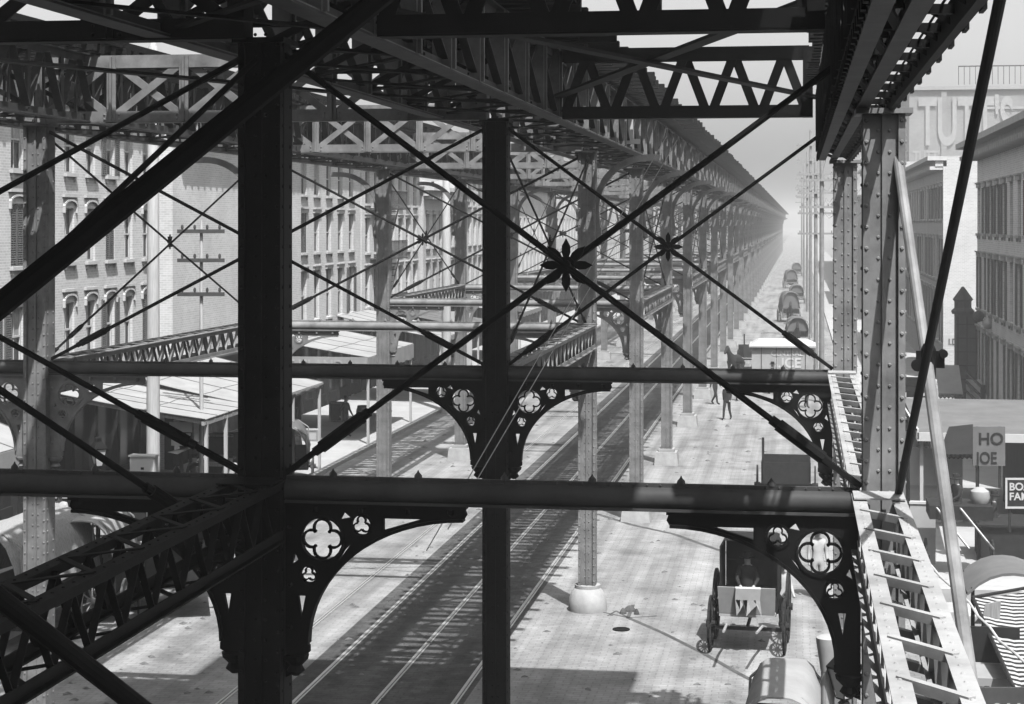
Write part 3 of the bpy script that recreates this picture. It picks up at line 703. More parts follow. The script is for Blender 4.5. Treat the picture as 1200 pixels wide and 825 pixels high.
for i, (L, H, mt) in enumerate(((24,12.8,'brick2'),(28,15.5,'brick'),(22,11.9,'brick2'),(30,14.6,'brick'),(34,13.2,'brick3'),(40,15.8,'brick'),(60,13.4,'brick2'),(90,15,'brick2'))):
    lb = ['grey house far up the left side beyond the broad pale house','taller pale house far up the left side','low grey house far up the left side, hazy','pale house in the haze up the left side','dull house in the haze up the left side','tall hazy house up the left side','long grey block near the street end, left side','last hazy block up the left side'][i]
    rows = [(4.6,6.8),(7.8,9.8)] + ([(10.6,12.2)] if H > 13 else [])
    nw = min(int((L-2)/2.2), 12)
    building('brick_house', XF, 1, yy, yy+L, H, span(yy+1.6, nw, (L-3)/max(nw-1,1)), rows, 1.0, mt, lb, lod=2); yy += L+.3
# round sign on the roof
t = thing('round_sign', (XF-.6, 119, 11.7), 'round white sign raised above the low house on the left', 'sign')
obj('sign_disc', MB().lathe([(1.5,-.06),(1.5,.06)], (0,0,1.9), 28, 'y').mesh('disc','white'), t); obj('sign_ring', MB().lathe([(1.15,-.09),(1.15,-.062),(.95,-.062),(.95,-.09)], (0,0,1.9), 28, 'y').mesh('ring','grey'), t)
obj('post', MB().box(-.08,.08,.07,.2,0,3.0).mesh('post','dwood'), t)
# fire escape
t = thing('fire_escape', (XF, 101, 0), 'dark iron fire escape on the house front left of the columns', 'fire escape')
for z in (4.3, 7.3, 10.1):
    m = MB().box(.02,1.1,-2.4,2.4,z,z+.06)
    for k in range(25): m.box(1.05,1.08,-2.4+k*.2,-2.37+k*.2,z+.06,z+1.0)
    m.box(1.03,1.1,-2.4,2.4,z+1.0,z+1.05)
    obj('balcony', m.mesh('balcony','dtrim'), t)
for z in (4.3, 7.3):
    m = MB(); a, b = (.6,-1.8,z+.06), (.6,1.4,z+3.0)
    m.bar((.4,-1.8,z+.06),(.4,1.4,z+3.0),.05,.1); m.bar((.8,-1.8,z+.06),(.8,1.4,z+3.0),.05,.1)
    for k in range(10): s = k/9; m.box(.4,.8,-1.8+3.2*s-.06,-1.8+3.2*s+.06,z+.06+2.94*s,z+.1+2.94*s)
    obj('ladder', m.mesh('ladder','dtrim'), t)
# right side
XRF = 8.4
building('brick_house', XRF, -1, 62, 88.5, 13.0, span(64.2,10,2.6), [(1.3,4.3),(5.35,7.75),(8.85,10.95)], 1.05, 'wbrick', 'near right brick house with bracketed cornice and rows of shutters', shut=.75, ground='none', cornice=1.0, blind=.3)
building('brick_house', XRF, -1, 109, 150, 13.2, span(110.6,15,2.7), [(2.3,5.2),(6.0,8.4),(9.6,11.5)], 1.3, 'rbrick', 'second right brick house with bright blank side wall facing the cross street', lod=1, shut=.6, ground='none', cornice=.9)
yy = 172
for i, (L, H, mt) in enumerate(((30,13,'brick2'),(40,16,'brick3'),(50,13,'brick2'),(60,15,'brick3'),(90,14,'brick2'))):
    nw = min(int((L-2)/2.4), 12)
    building('brick_house', XRF, -1, yy, yy+L, H, span(yy+1.6, nw, (L-3)/max(nw-1,1)), [(4.2,6.4),(7.5,9.6)], 1.1, mt, ['hazy house just beyond the painted pill advertisement','tall hazy block, second beyond the painted advertisement','third hazy house up the right side','fourth hazy block up the right side','last hazy block at the right end of the street'][i], lod=2, ground='none'); yy += L+.3
# tall building with painted wall
t = thing('tall_building', (9.0*1.75, 152*1.75, CZ*(1-1.75)), 'tall hazy building whose blank side wall is painted with large pill advertisement', 'building', 'street buildings')
obj('wall', MB().box(0,22,0,19,0,20.2).mesh('wall','adwall'), t)
obj('parapet', MB().box(-.3,22.3,-.25,19.2,20.2,20.5).box(5.4,22,-.12,-.01,18.6,18.8).mesh('parapet','faded'), t)
obj('pilaster', MB().box(2.55,3.0,-.15,-.002,13.2,20.1).mesh('pilaster','adwall'), t)
m = MB()
for k in range(40): m.box(4+k*.45,4.05+k*.45,1.0,1.05,20.7,22.2)
m.box(4,22,1.0,1.05,22.15,22.25); obj('roof_railing', m.mesh('roof_railing','dtrim'), t)
obj('painted_letters', text_mesh("TUTT'S", 5.4, 'faded', .02, sx=.44), t, (.75,-.16,15.8))
obj('painted_letters', text_mesh("TUTT'S", 1.28, 'faded', .02, sx=.62), t, (.3,-.02,14.35)); obj('painted_letters', text_mesh("PILLS", 1.28, 'faded', .02, sx=.7), t, (.3,-.02,13.2))
for r_ in range(5):
    for k in range(3):
        if (1.1,2.0,'flat') not in WM: WM[(1.1,2.0,'flat')] = win_meshes(1.1, 2.0, 'flat')
        w_ = WM[(1.1,2.0,'flat')]; wo = obj('window', w_['frame'], t, (-.21, 3+k*5.5, 3.4+r_*3.3), math.pi); obj('pane', w_['pane'], wo)
t.scale = (1.75, 1.75, 1.75)
# ------------------------------------------------------------------ poles
def pole(x, y, H, r, arms, armw, label, mt='pwood', rz=0, am='wood'):
    t = thing('telegraph_pole', (x, y, 0), label, 'telegraph pole', 'telegraph poles along the street', rz)
    obj('pole', MB().lathe([(r*1.15,0),(r,H*.5),(r*.8,H-.2),(r*.3,H)], n=12).mesh('pole', mt, True), t)
    for z in arms:
        m = MB().box(-armw/2, armw/2, -r*.9-.12, -r*.9, z, z+.12)
        for k in range(4): m.lathe([(.03,0),(.045,.05),(.04,.12),(.01,.15)], (-armw/2+.15+k*(armw-.3)/3, -r*.9-.06, z+.12), 7)
        obj('crossarm', m.mesh('crossarm',am), t)
d = PX(179.5,-17.1); p = P(179.5, 500, d); pole(p.x, p.y, 14.2, .17, (), 1, 'thick pale timber pole rising from behind the white box at left')
d = PX(236,-18.3); p = P(236, 300, d); pole(p.x, p.y, 9.4, .06, (7.05,8.1,9.0), 1.45, 'thin telegraph pole with three crossarms before the blank wall', rz=.2, am='dtrim')
d = PX(523,-17.0); p = P(523, 300, d); pole(p.x, p.y, 12.6, .22, (), 1, 'pale timber pole left of the central black column')
for k, (px, Y_, H, arms, lb) in enumerate(((963,96,15.5,(10.1,11.5),'nearest tall pole beside the right columns'), (956,118,13.4,(8.6,9.9,11.2,12.4),'pole with four dark crossarms up the right side'), (950,150,17,(12,13.2,14.4,15.6),'taller pole with many crossarms, farther up the street'),
        (946,195,17,(12,13.2,14.4,15.6),'fourth telegraph pole up the right side, hazy'), (942,255,18,(13,14.2,15.4),'hazy telegraph pole well up the right side'), (939.5,330,18,(13,14.2,15.4),'faintest telegraph pole at the end of the street'))):
    u = (px-CX)/F; X_ = Y_*(u*CT-ST)/(CT+u*ST); pole(X_, Y_, H, .12, arms, 2.3, lb, 'polew')
for k, (dx, z) in enumerate(((-1.0,8.8),(-.4,8.8),(.5,8.8),(1.0,8.8),(-1.0,10.1),(.4,10.1),(1.0,10.1),(-.9,11.5),(.9,11.5))):
    pts = []
    for i in range(25):
        s_ = i/24; Y_ = 95+260*s_; X_ = 2.35+dx+(-.0)*s_; sag = -1.0*math.sin(math.pi*((s_*6) % 1)); pts.append((X_, Y_, z+1.2+1.6*s_+sag*.5))
    tag(obj('telegraph_wire', MB().path(pts,.008,4).mesh('wire','iron')), 'thin telegraph wire strung along the right side of the street', 'wire', 'telegraph wires')
p = P(739,152,43.3); t = thing('white_plate', (p.x, p.y, p.z), 'small white upright plate fixed under the deck edge right of the central column', 'bracket')
obj('post', MB().box(-.06,.06,0,.03,-.3,.25).mesh('post','white'), t); obj('foot', MB().box(-.3,.22,0.002,.05,-.34,-.22).mesh('foot','white'), t)
# ------------------------------------------------------------------ people
def person(label, base, pose, mats, rz=0, hat=True, scale=1.0, name='person'):
    """pose: dict joint->(x,y,z) offsets overriding a standing figure of 1.72 m facing -y"""
    J = dict(pel=(0,0,.93), spine=(0,0,1.12), chest=(0,0,1.34), neck=(0,0,1.47), head=(0,-.015,1.56), top=(0,-.01,1.68),
             shl=(-.17,0,1.39), ell=(-.23,.01,1.12), wrl=(-.24,-.06,.88), hal=(-.24,-.08,.80), shr=(.17,0,1.39), elr=(.23,.01,1.12), wrr=(.24,-.06,.88), har=(.24,-.08,.80),
             hil=(-.09,0,.90), knl=(-.11,-.01,.49), anl=(-.11,.02,.08), tol=(-.12,-.17,.04), hir=(.09,0,.90), knr=(.11,-.01,.49), anr=(.11,.02,.08), tor=(.12,-.17,.04))
    J.update(pose)
    E = [('pel','spine'),('spine','chest'),('chest','neck'),('neck','head'),('head','top'),('chest','shl'),('shl','ell'),('ell','wrl'),('wrl','hal'),('chest','shr'),('shr','elr'),('elr','wrr'),('wrr','har'),
         ('pel','hil'),('hil','knl'),('knl','anl'),('anl','tol'),('pel','hir'),('hir','knr'),('knr','anr'),('anr','tor')]
    rad = dict(pel=(.15,.11),spine=(.14,.10),chest=(.16,.11),neck=(.055,.055),head=(.085,.10),top=(.065,.075),shl=(.075,.075),shr=(.075,.075),ell=(.05,.05),elr=(.05,.05),wrl=(.036,.036),wrr=(.036,.036),hal=(.04,.025),har=(.04,.025),
               hil=(.105,.105),hir=(.105,.105),knl=(.068,.068),knr=(.068,.068),anl=(.05,.05),anr=(.05,.05),tol=(.045,.035),tor=(.045,.035))
    ks = list(J); me = bpy.data.meshes.new('body'); me.from_pydata([J[k] for k in ks], [(ks.index(a), ks.index(b)) for a, b in E], [])
    o = bpy.data.objects.new('body', me); COL.objects.link(o); md = o.modifiers.new('s','SKIN'); sd = o.modifiers.new('d','SUBSURF'); sd.levels = 1; sd.render_levels = 1
    for i, k in enumerate(ks): me.skin_vertices[0].data[i].radius = rad[k]; me.skin_vertices[0].data[i].use_root = (k == 'pel')
    dg = bpy.context.evaluated_depsgraph_get(); bm_ = bpy.data.meshes.new_from_object(o.evaluated_get(dg)); bpy.data.objects.remove(o)
    bm_.materials.clear()
    for q in ('skin', mats[0], mats[1]): bm_.materials.append(M[q])
    pz = J['pel'][2]; hd = Vector(J['neck']); hands = [Vector(J['hal']), Vector(J['har'])]; legs = [Vector(J[k]) for k in ('hil','knl','anl','tol','hir','knr','anr','tor')]
    arms = [Vector(J[k]) for k in ('shl','ell','wrl','shr','elr','wrr','chest','spine','neck')]
    for pl in bm_.polygons:
        c = pl.center; pl.use_smooth = True
        if (c-Vector(J['head'])).length < .17 and c.z > J['neck'][2]-.0: pl.material_index = 0
        elif min((c-h).length for h in hands) < .085: pl.material_index = 0
        else:
            dl = min((c-a.lerp(b,s)).length for a, b in ((legs[0],legs[1]),(legs[1],legs[2]),(legs[2],legs[3]),(legs[4],legs[5]),(legs[5],legs[6]),(legs[6],legs[7])) for s in (0,.25,.5,.75,1))
            da = min((c-a.lerp(b,s)).length for a, b in ((arms[0],arms[1]),(arms[1],arms[2]),(arms[3],arms[4]),(arms[4],arms[5]),(arms[6],arms[7]),(arms[7],Vector(J['pel']))) for s in (0,.25,.5,.75,1))
            pl.material_index = 2 if dl < da else 1
    r = obj(name, bm_, None, base, rz); r.scale = (scale,)*3; tag(r, label, 'person', 'people in the street')
    T = Vector(J['top'])
    if hat: obj('hat', MB().lathe([(.17,-.03),(.175,-.015),(.10,0),(.1,.08),(.085,.11),(.02,.115)], T+Vector((0,0,-.015)), 14).mesh('hat', mats[2], True), r)
    h = Vector(J['head'])
    fc = MB().lathe([(.012,-.02),(.016,0),(.004,.03)], h+Vector((0,-.105,-.005)), 6)
    for s in (-1,1): fc.lathe([(.008,-.006),(.008,.006)], h+Vector((s*.032,-.098,.02)), 6, 'y')
    fc.box(h.x-.025,h.x+.025,h.y-.1,h.y-.09,h.z-.05,h.z-.043); obj('face', fc.mesh('face','skin'), r)
    return r
SIT = dict(pel=(0,0,.5), spine=(0,.0,.7), chest=(0,-.02,.92), neck=(0,-.03,1.05), head=(0,-.05,1.14), top=(0,-.05,1.26), shl=(-.17,-.02,.97), ell=(-.23,-.1,.74), wrl=(-.15,-.3,.62), hal=(-.12,-.37,.6),
           shr=(.17,-.02,.97), elr=(.23,-.1,.74), wrr=(.15,-.3,.62), har=(.12,-.37,.6), hil=(-.1,-.04,.48), knl=(-.12,-.43,.5), anl=(-.12,-.42,.08), tol=(-.12,-.58,.04), hir=(.1,-.04,.48), knr=(.12,-.43,.5), anr=(.12,-.42,.08), tor=(.12,-.58,.04))
WALK = dict(knl=(-.1,-.14,.5), anl=(-.1,-.2,.1), tol=(-.1,-.36,.05), knr=(.1,.05,.48), anr=(.1,.27,.12), tor=(.1,.14,.03), ell=(-.23,.1,1.13), wrl=(-.22,.14,.9), hal=(-.22,.12,.82), elr=(.23,-.06,1.13), wrr=(.22,-.2,.93), har=(.22,-.26,.87))
# ------------------------------------------------------------------ vehicles
def wheel_obj(parent, x, y, r, m='dwood', w=.05):
    mb = MB(); n = 20
    pts = [(0, r*math.cos(2*math.pi*i/n), r*math.sin(2*math.pi*i/n)) for i in range(n+1)]
    for a, b in zip(pts, pts[1:]): mb.bar(a, b, w, .06, (1,0,0)) if False else mb.bar(a, b, .06, w, (1,0,0))
    for i in range(12): t = 2*math.pi*i/12; mb.tube((0,0,0),(0,(r-.03)*math.cos(t),(r-.03)*math.sin(t)),.018,5)
    mb.lathe([(.08,-.1),(.08,.1)], n=10, axis='x')
    return obj('wheel', mb.mesh('wheel', m), parent, (x, y, r))
def buggy(loc, rz, label):
    t = thing('buggy', loc, label, 'carriage', None, rz)       # front faces local -y
    m = MB().box(-.6,.6,-.3,1.0,.75,.8).box(-.6,-.56,-.3,1.0,.8,1.15).box(.56,.6,-.3,1.0,.8,1.15).box(-.56,.56,.35,.9,.8,1.2).box(-.56,.56,.86,.92,1.2,1.75)
    obj('body', m.mesh('body','dwood'), t)
    h = MB(); pts = [(-.64,1.1),(-.64,2.2),(-.55,2.36),(.55,2.36),(.64,2.2),(.64,1.1)]
    for a, b in zip(pts, pts[1:]): h.hexa([(a[0],-.1,a[1]),(b[0],-.1,b[1]),(b[0],1.05,b[1]),(a[0],1.05,a[1]),(a[0]*.96,-.1,a[1]-.03),(b[0]*.96,-.1,b[1]-.03),(b[0]*.96,1.05,b[1]-.03),(a[0]*.96,1.05,a[1]-.03)])
    h.box(-.6,.6,1.03,1.06,1.1,2.34); obj('hood', h.mesh('hood','dcanvas'), t)
    obj('dashboard', MB().hexa([(-.6,-.62,.85),(.6,-.62,.85),(.6,-.58,.85),(-.6,-.58,.85),(-.62,-.78,1.45),(.62,-.78,1.45),(.62,-.74,1.45),(-.62,-.74,1.45)]).box(-.6,.6,-.62,-.3,.78,.84).mesh('dashboard','grey'), t)
    obj('running_gear', MB().bar((-.75,-.45,.5),(.75,-.45,.5),.07,.07).bar((-.75,.8,.62),(.75,.8,.62),.07,.07).bar((0,-.45,.55),(0,.8,.62),.06,.06).bar((-.45,.8,.64),(-.45,.3,.78),.04,.06).bar((.45,.8,.64),(.45,.3,.78),.04,.06).mesh('gear','dwood'), t)
    for x in (-.8,.8): wheel_obj(t, x, -.45, .58); wheel_obj(t, x, .8, .76)
    for x in (-.4,.4): obj('shaft', MB().path([(x,-.45,.55),(x*.95,-1.3,.75),(x*.85,-2.4,.85)],.03,6).mesh('shaft','wood'), t)
    return t
d = 39.6; b = P(878, 758, CZ*F/(758-HY)); bug = buggy((b.x, b.y, 0), R(-3), 'black hooded buggy with a white cloth over its dashboard, parked at right'); bx, by = b.x, b.y
g = []
for i in range(7):
    x = bx-.28+i*.09; g.append([(x,by-.70-.02*math.sin(i),1.3),(x,by-.78,1.47),(x+.01,by-.83,1.44),(x+.02*math.sin(i*2),by-.80,1.2),(x+.03*math.cos(i),by-.78-.02*(i%2),.85+.12*(i%3))])
tag(obj('draped_cloth', MB().sheet(g,.012).mesh('cloth','shirt')), 'white cloth hung over the dashboard of the hooded buggy', 'cloth')
person('driver in dark coat and hat sitting under the buggy hood', (bx-.05, by+.42, .68), SIT, ('cloth','cloth','dcanvas'))
person('boy in white shirt and pale cap standing right of the hooded buggy', (*P(916,740,41.4).xy, 0), WALK, ('shirt','cloth','canvas'), rz=R(30), scale=.92)
person('man in white shirt and dark hat on the walk behind the pierced bracket', (*gp(958,700), 0), {}, ('shirt','shirt','dcanvas'), rz=R(20))
# covered wagon in front
def covered_wagon(loc, rz, label, L=2.6, W=1.5, H=2.1, cover='canvas', body='dwood', group='covered wagons', closed=False):
    t = thing('covered_wagon', loc, label, 'wagon', group, rz)
    obj('body', MB().box(-W/2,W/2,0,L,.75,.82).box(-W/2,-W/2+.05,0,L,.82,1.25).box(W/2-.05,W/2,0,L,.82,1.25).box(-W/2,W/2,L-.05,L,.82,1.3).mesh('body', body), t)
    n = 11; grid = []
    for j in range(5):
        y = -.15+(L+.3)*j/4; row = []
        for i in range(n):
            s = -1+2*i/(n-1); x = math.copysign(min(1,abs(s)*1.0)**.8, s)*W/2*1.03; z = H - (abs(s)**3.2)*(H-1.25)*.92 - .05*(j in (0,4)) - .025*math.sin(j*2.3+i)
            row.append((x, y, z))
        grid.append(row)
    obj('cover', MB().sheet(grid,.03).mesh('cover', cover, True), t)
    if closed:
        for y in (.02, L-.05): obj('end_curtain', MB().prism([(q[0]*.97, q[2]-.03) for q in grid[0]], y, y+.03).mesh('curtain', cover), t)
    for y in (.1, L-.1):
        hp = MB(); pts = [(-W/2+.04,y,1.25),(-W/2+.06,y,H-.35),(-W/4,y,H-.1),(W/4,y,H-.1),(W/2-.06,y,H-.35),(W/2-.04,y,1.25)]; hp.path(pts,.025,5); obj('hoop', hp.mesh('hoop','wood'), t)
    obj('axles', MB().bar((-W/2-.12,.45,.5),(W/2+.12,.45,.5),.08,.08).bar((-W/2-.12,L-.5,.58),(W/2+.12,L-.5,.58),.08,.08).bar((0,.45,.54),(0,L-.5,.58),.06,.06).box(-.3,.3,.3,.6,.55,.749).box(-.3,.3,L-.65,L-.35,.62,.749).mesh('axles','dwood'), t)
    for x in (-W/2-.12, W/2+.12): wheel_obj(t, x, .45, .5, 'wood'); wheel_obj(t, x, L-.5, .58, 'wood')
    return t
p = P(914, 810, 27.9); covered_wagon((p.x, p.y, 0), R(-2), 'wagon with a stained canvas top striped by shadow in front of the buggy', 2.4, 1.3, 2.1, 'canvas')
# flat cart by the rod
def cart(loc, rz, label, body='dwood', group='carts in the street'):
    t = thing('cart', loc, label, 'cart', group, rz)
    obj('body', MB().box(-.8,.8,0,2.2,.8,.88).box(-.8,-.75,0,2.2,.88,1.5).box(.75,.8,0,2.2,.88,1.5).box(-.8,.8,2.15,2.2,.88,1.5).box(-.8,.8,0,.05,.88,1.5).mesh('body',body), t)
    obj('stake', MB().box(-.78,-.7,.02,.1,1.5,2.3).mesh('stake',body), t); obj('stake', MB().box(.7,.78,.02,.1,1.5,2.0).mesh('stake',body), t)
    obj('axle', MB().bar((-.95,1.1,.62),(.95,1.1,.62),.09,.09).mesh('axle',body), t)
    for x in (-.95,.95): wheel_obj(t, x, 1.1, .62, body)
    return t
x, y = gp(921, 596); cart((x, y, 0), 0, 'dark empty cart with upright stakes on the bright paving')
# sign van: pale roof, lettered rear
t = thing('delivery_van', (*gp(917, 452), 0), 'pale delivery van with lettered end panel and flat white roof', 'wagon', 'wagons up the street')
obj('body', MB().box(-1.75,1.75,0,3.2,.7,2.2).mesh('body','grey'), t); obj('roof', MB().box(-1.9,1.9,-.2,3.4,2.2,2.3).hexa([(-1.85,-.15,2.3),(1.85,-.15,2.3),(1.85,3.35,2.3),(-1.85,3.35,2.3),(-1.4,.5,2.55),(1.4,.5,2.55),(1.4,2.8,2.55),(-1.4,2.8,2.55)]).mesh('roof','white'), t)
obj('lettering', text_mesh('CENTRAL', .42, 'letter', .02, 'CENTER'), t, (.25,-.012,1.72)); obj('lettering', text_mesh('I.ICE', .78, 'letter', .02, 'CENTER'), t, (.3,-.012,1.05))
m = MB()
for xx in (-1.2,-.35,.5,1.3): m.box(xx-.02,xx+.02,-.03,-.001,.7,2.2)
obj('panel_batten', m.mesh('batten','dtrim'), t)
for x in (-1.8,1.8): wheel_obj(t, x, .6, .5); wheel_obj(t, x, 2.6, .5)
def horse(base, rz, label, m='cloth'):
    J = dict(rump=(0,.62,1.32), mid=(0,0,1.22), with_=(0,-.5,1.34), nk=(0,-.85,1.68), poll=(0,-1.05,1.98), nose=(0,-1.42,1.66), tail=(0,.86,1.25), tl2=(0,.98,.7),
        fa=(-.15,-.52,1.0), fb=(-.15,-.56,.55), fc=(-.15,-.52,.06), ga=(.15,-.48,1.0), gb=(.15,-.42,.55), gc=(.15,-.30,.06),
        ha=(-.16,.62,1.0), hb=(-.16,.55,.78), hc=(-.16,.80,.5), hd=(-.16,.74,.06), ka=(.16,.66,1.0), kb=(.16,.50,.78), kc=(.16,.70,.5), kd=(.16,.60,.06), ear=(-.05,-1.03,2.14), ear2=(.05,-1.03,2.14))
    E = [('mid','rump'),('mid','with_'),('with_','nk'),('nk','poll'),('poll','nose'),('rump','tail'),('tail','tl2'),('with_','fa'),('fa','fb'),('fb','fc'),('with_','ga'),('ga','gb'),('gb','gc'),
         ('rump','ha'),('ha','hb'),('hb','hc'),('hc','hd'),('rump','ka'),('ka','kb'),('kb','kc'),('kc','kd'),('poll','ear'),('poll','ear2')]
    rd = dict(rump=.29, mid=.30, with_=.27, nk=.17, poll=.13, nose=.085, tail=.05, tl2=.05, fa=.12, fb=.07, fc=.07, ga=.12, gb=.07, gc=.07, ha=.17, hb=.12, hc=.07, hd=.07, ka=.17, kb=.12, kc=.07, kd=.07, ear=.025, ear2=.025)
    ks = list(J); me = bpy.data.meshes.new('body'); me.from_pydata([J[k] for k in ks], [(ks.index(a), ks.index(b)) for a, b in E], [])
    o = bpy.data.objects.new('body', me); COL.objects.link(o); o.modifiers.new('s','SKIN'); sd = o.modifiers.new('d','SUBSURF'); sd.levels = 1; sd.render_levels = 1
    for i, k in enumerate(ks): me.skin_vertices[0].data[i].radius = (rd[k]*.8, rd[k]); me.skin_vertices[0].data[i].use_root = (k == 'mid')
    bm_ = bpy.data.meshes.new_from_object(o.evaluated_get(bpy.context.evaluated_depsgraph_get())); bpy.data.objects.remove(o)
    bm_.materials.clear(); bm_.materials.append(M[m])
    for p_ in bm_.polygons: p_.use_smooth = True
    tag(obj('horse', bm_, None, base, rz), label, 'horse', 'horses in the street')
for k, (px, py, cv, lb, hl) in enumerate(((935,402,'gcanvas','pale boxy wagon up the street beyond the lettered van','dark horse drawing the wagon beyond the lettered van'),(927,372,'gcanvas','grey covered wagon beside the telegraph poles','dark horse before the grey covered wagon up the street'),
        (934,350,'gcanvas','hazy wooden wagon farther up the street',None),(928,332,'gcanvas','hazy grey wagon near the street end',None),(934,318,'gcanvas','faintest wagon near the street end',None))):
    x, y = gp(px, py+6); covered_wagon((x, y, 0), R(3+5*(k % 2)), lb, 3.0, 1.6, (2.3,2.9,2.2,2.7,2.4)[k], cv, 'wood', 'wagons up the street', True)
    if hl: horse((x-.1, y-2.0, 0), R(4), hl)
horse((*gp(862,446), 0), R(-25), 'dark horse standing behind the row of columns, left of the lettered van')
for px, py, lb in ((886,420,'dark low cart left of the lettered van roof'),):
    x, y = gp(px, py+14); cart((x, y, 0), R(10), lb)
person('pedestrian in dark clothes crossing near the rods in mid street', (*gp(838,474), 0), WALK, ('cloth','cloth','dcanvas'), rz=R(60))
# ------------------------------------------------------------------ left shops: awnings, posts, boxes
def awning(X0, X1, ya, yb, z0, z1, label, m='canvas', val=.35, posts=(), bow=.06, rafters=0, text=None, end=None):
    t = thing('awning', (0,0,0), label, 'awning', 'awnings over the sidewalk')
    grid = []
    for j in range(9):
        y = ya+(yb-ya)*j/8; grid.append([(X0+(X1-X0)*i/6, y, z0+(z1-z0)*i/6 - bow*math.sin(math.pi*i/6)*(1+.4*math.sin(j*2.1))) for i in range(7)])
    obj('canopy', MB().sheet(grid,.02).mesh('canopy', m), t)
    sm = MB()
    for j in range(0, 9, 2):
        for p_, q_ in zip(grid[j], grid[j][1:]): sm.bar((p_[0],p_[1],p_[2]+.008),(q_[0],q_[1],q_[2]+.008),.05,.012)
    for k in (2, 4):
        for j in range(8): p_, q_ = grid[j][k], grid[j+1][k]; sm.bar((p_[0],p_[1],p_[2]+.006),(q_[0],q_[1],q_[2]+.006),.03,.01)
    obj('seams', sm.mesh('seams','gcanvas'), t)
    v = MB()
    if val:
        n = 14; s = 1 if X1 > X0 else -1
        row = []
        for j in range(n+1): y = ya+(yb-ya)*j/n; row.append([(X1+s*.02, y, z1-.0), (X1+s*(.03+.02*math.sin(j*1.7)), y, z1-val+(.05 if j % 2 else 0))])
        v.sheet(row,.0); 
        v = MB(); 
        for j in range(n):
            a, b = ya+(yb-ya)*j/n, ya+(yb-ya)*(j+1)/n; v.box(min(X1,X1+s*.02), max(X1,X1+s*.02), a+.005, b-.005, z1-val+(.04 if j % 2 else 0), z1-.03)
        obj('valance', v.mesh('valance', m), t)
    for y in posts:
        obj('post', MB().box(X1-.12,X1-.02,y-.05,y+.05,.13,z1-.05).mesh('post','pwood'), t)
    if rafters:
        r_ = MB()
        for k in range(rafters+1): y = ya+.1+(yb-ya-.2)*k/rafters; r_.bar((X0,y,z0-.16),(X1,y,z1-.12),.06,.1)
        r_.bar((X1-.07,ya,z1-.13),(X1-.07,yb,z1-.13),.1,.12); obj('rafters', r_.mesh('rafters','wood'), t)
    return t
awning(XF+.1, -17.55, 52.4, 57.0, 4.35, 3.43, 'broad white canvas awning over the dark shops at left', 'canvas', .0, (52.7,54.6,56.8), rafters=5)
awning(XF+.6, -17.6, 57.4, 66.3, 4.5, 3.35, 'white awning with sloping edge right of the huge black column', 'canvas', .12, (58.6,62.4,66.0), rafters=5)
tx = awning(XF+.6, -17.6, 73.5, 82.5, 4.7, 3.75, 'long pale awning with faint lettering along its hanging front', 'canvas', .7, (73.8,82.2))
m = MB().box(XF+.6,-17.6,73.42,73.46,3.1,3.76); obj('end_panel', m.mesh('end_panel','canvas'), tx)
me_ = text_mesh('GREAT ISLAND', .6, 'grey', .01, sx=.95); obj('lettering', me_, tx, (-22.5, 73.40, 3.22))
awning(XF+.3, -17.8, 90, 97, 4.6, 3.5, 'flat dark-edged awning before the fire escape house', 'canvas', .25, (90.3,96.7))
awning(XF+.3, -17.8, 101, 108, 4.4, 3.4, 'farther grey awning on the left sidewalk', 'gcanvas', .3, (101.3,107.7))
awning(XF+.3, -18, 118, 128, 4.2, 3.4, 'distant pale awning behind the left columns', 'canvas', .3, (118.3,127.7))
# canvas hung over the far left sidewalk
t = awning(XF+.2, -19.3, 37.5, 44.6, 5.2, 3.7, 'creased white canvas sheet at the left edge behind the pierced bracket', 'canvas', .5, (38,44.3))
# white box on the pole, small signs
p = P(172, 546, 46.0); t = thing('white_box', (p.x, p.y-.2, p.z-.35), 'white square box fixed to the thick pale pole at left', 'box')
obj('case', MB().box(-.32,.32,-.14,.14,0,.62).mesh('case','white'), t); obj('lid', MB().box(-.35,.35,-.17,.17,.62,.66).mesh('lid','white'), t); obj('keyhole', MB().box(-.03,.05,-.146,-.141,.3,.36).mesh('key','dark'), t)
p = P(212, 510, 55.5); t = thing('shop_sign', (p.x, p.y, 0), 'white shop signs standing in the dark shop front at left', 'sign')
z = CZ-(530-HY)/F*55.5
obj('plate', MB().box(-.36,.36,-.03,.0,z+.62,z+.92).mesh('plate','white'), t); obj('plate', MB().hexa([(-.3,-.03,z+.2),(.22,-.03,z+.2),(.22,0,z+.2),(-.3,0,z+.2),(-.3,-.03,z+.58),(.32,-.03,z+.58),(.32,0,z+.58),(-.3,0,z+.58)]).mesh('plate','white'), t)
obj('scroll', MB().hexa([(-.42,-.04,z),(-.1,-.04,z-.06),(-.1,0,z-.06),(-.42,0,z),(.3,-.04,z+.12),(.36,-.04,z+.2),(.36,0,z+.2),(.3,0,z+.12)]).mesh('scroll','white'), t)
obj('lettering', text_mesh('C.L.', .2, 'grey', .01, 'CENTER'), t, (0,-.037,z+.32)); obj('post', MB().box(-.05,.05,.01,.08,.13,z+1.0).mesh('post','dwood'), t)
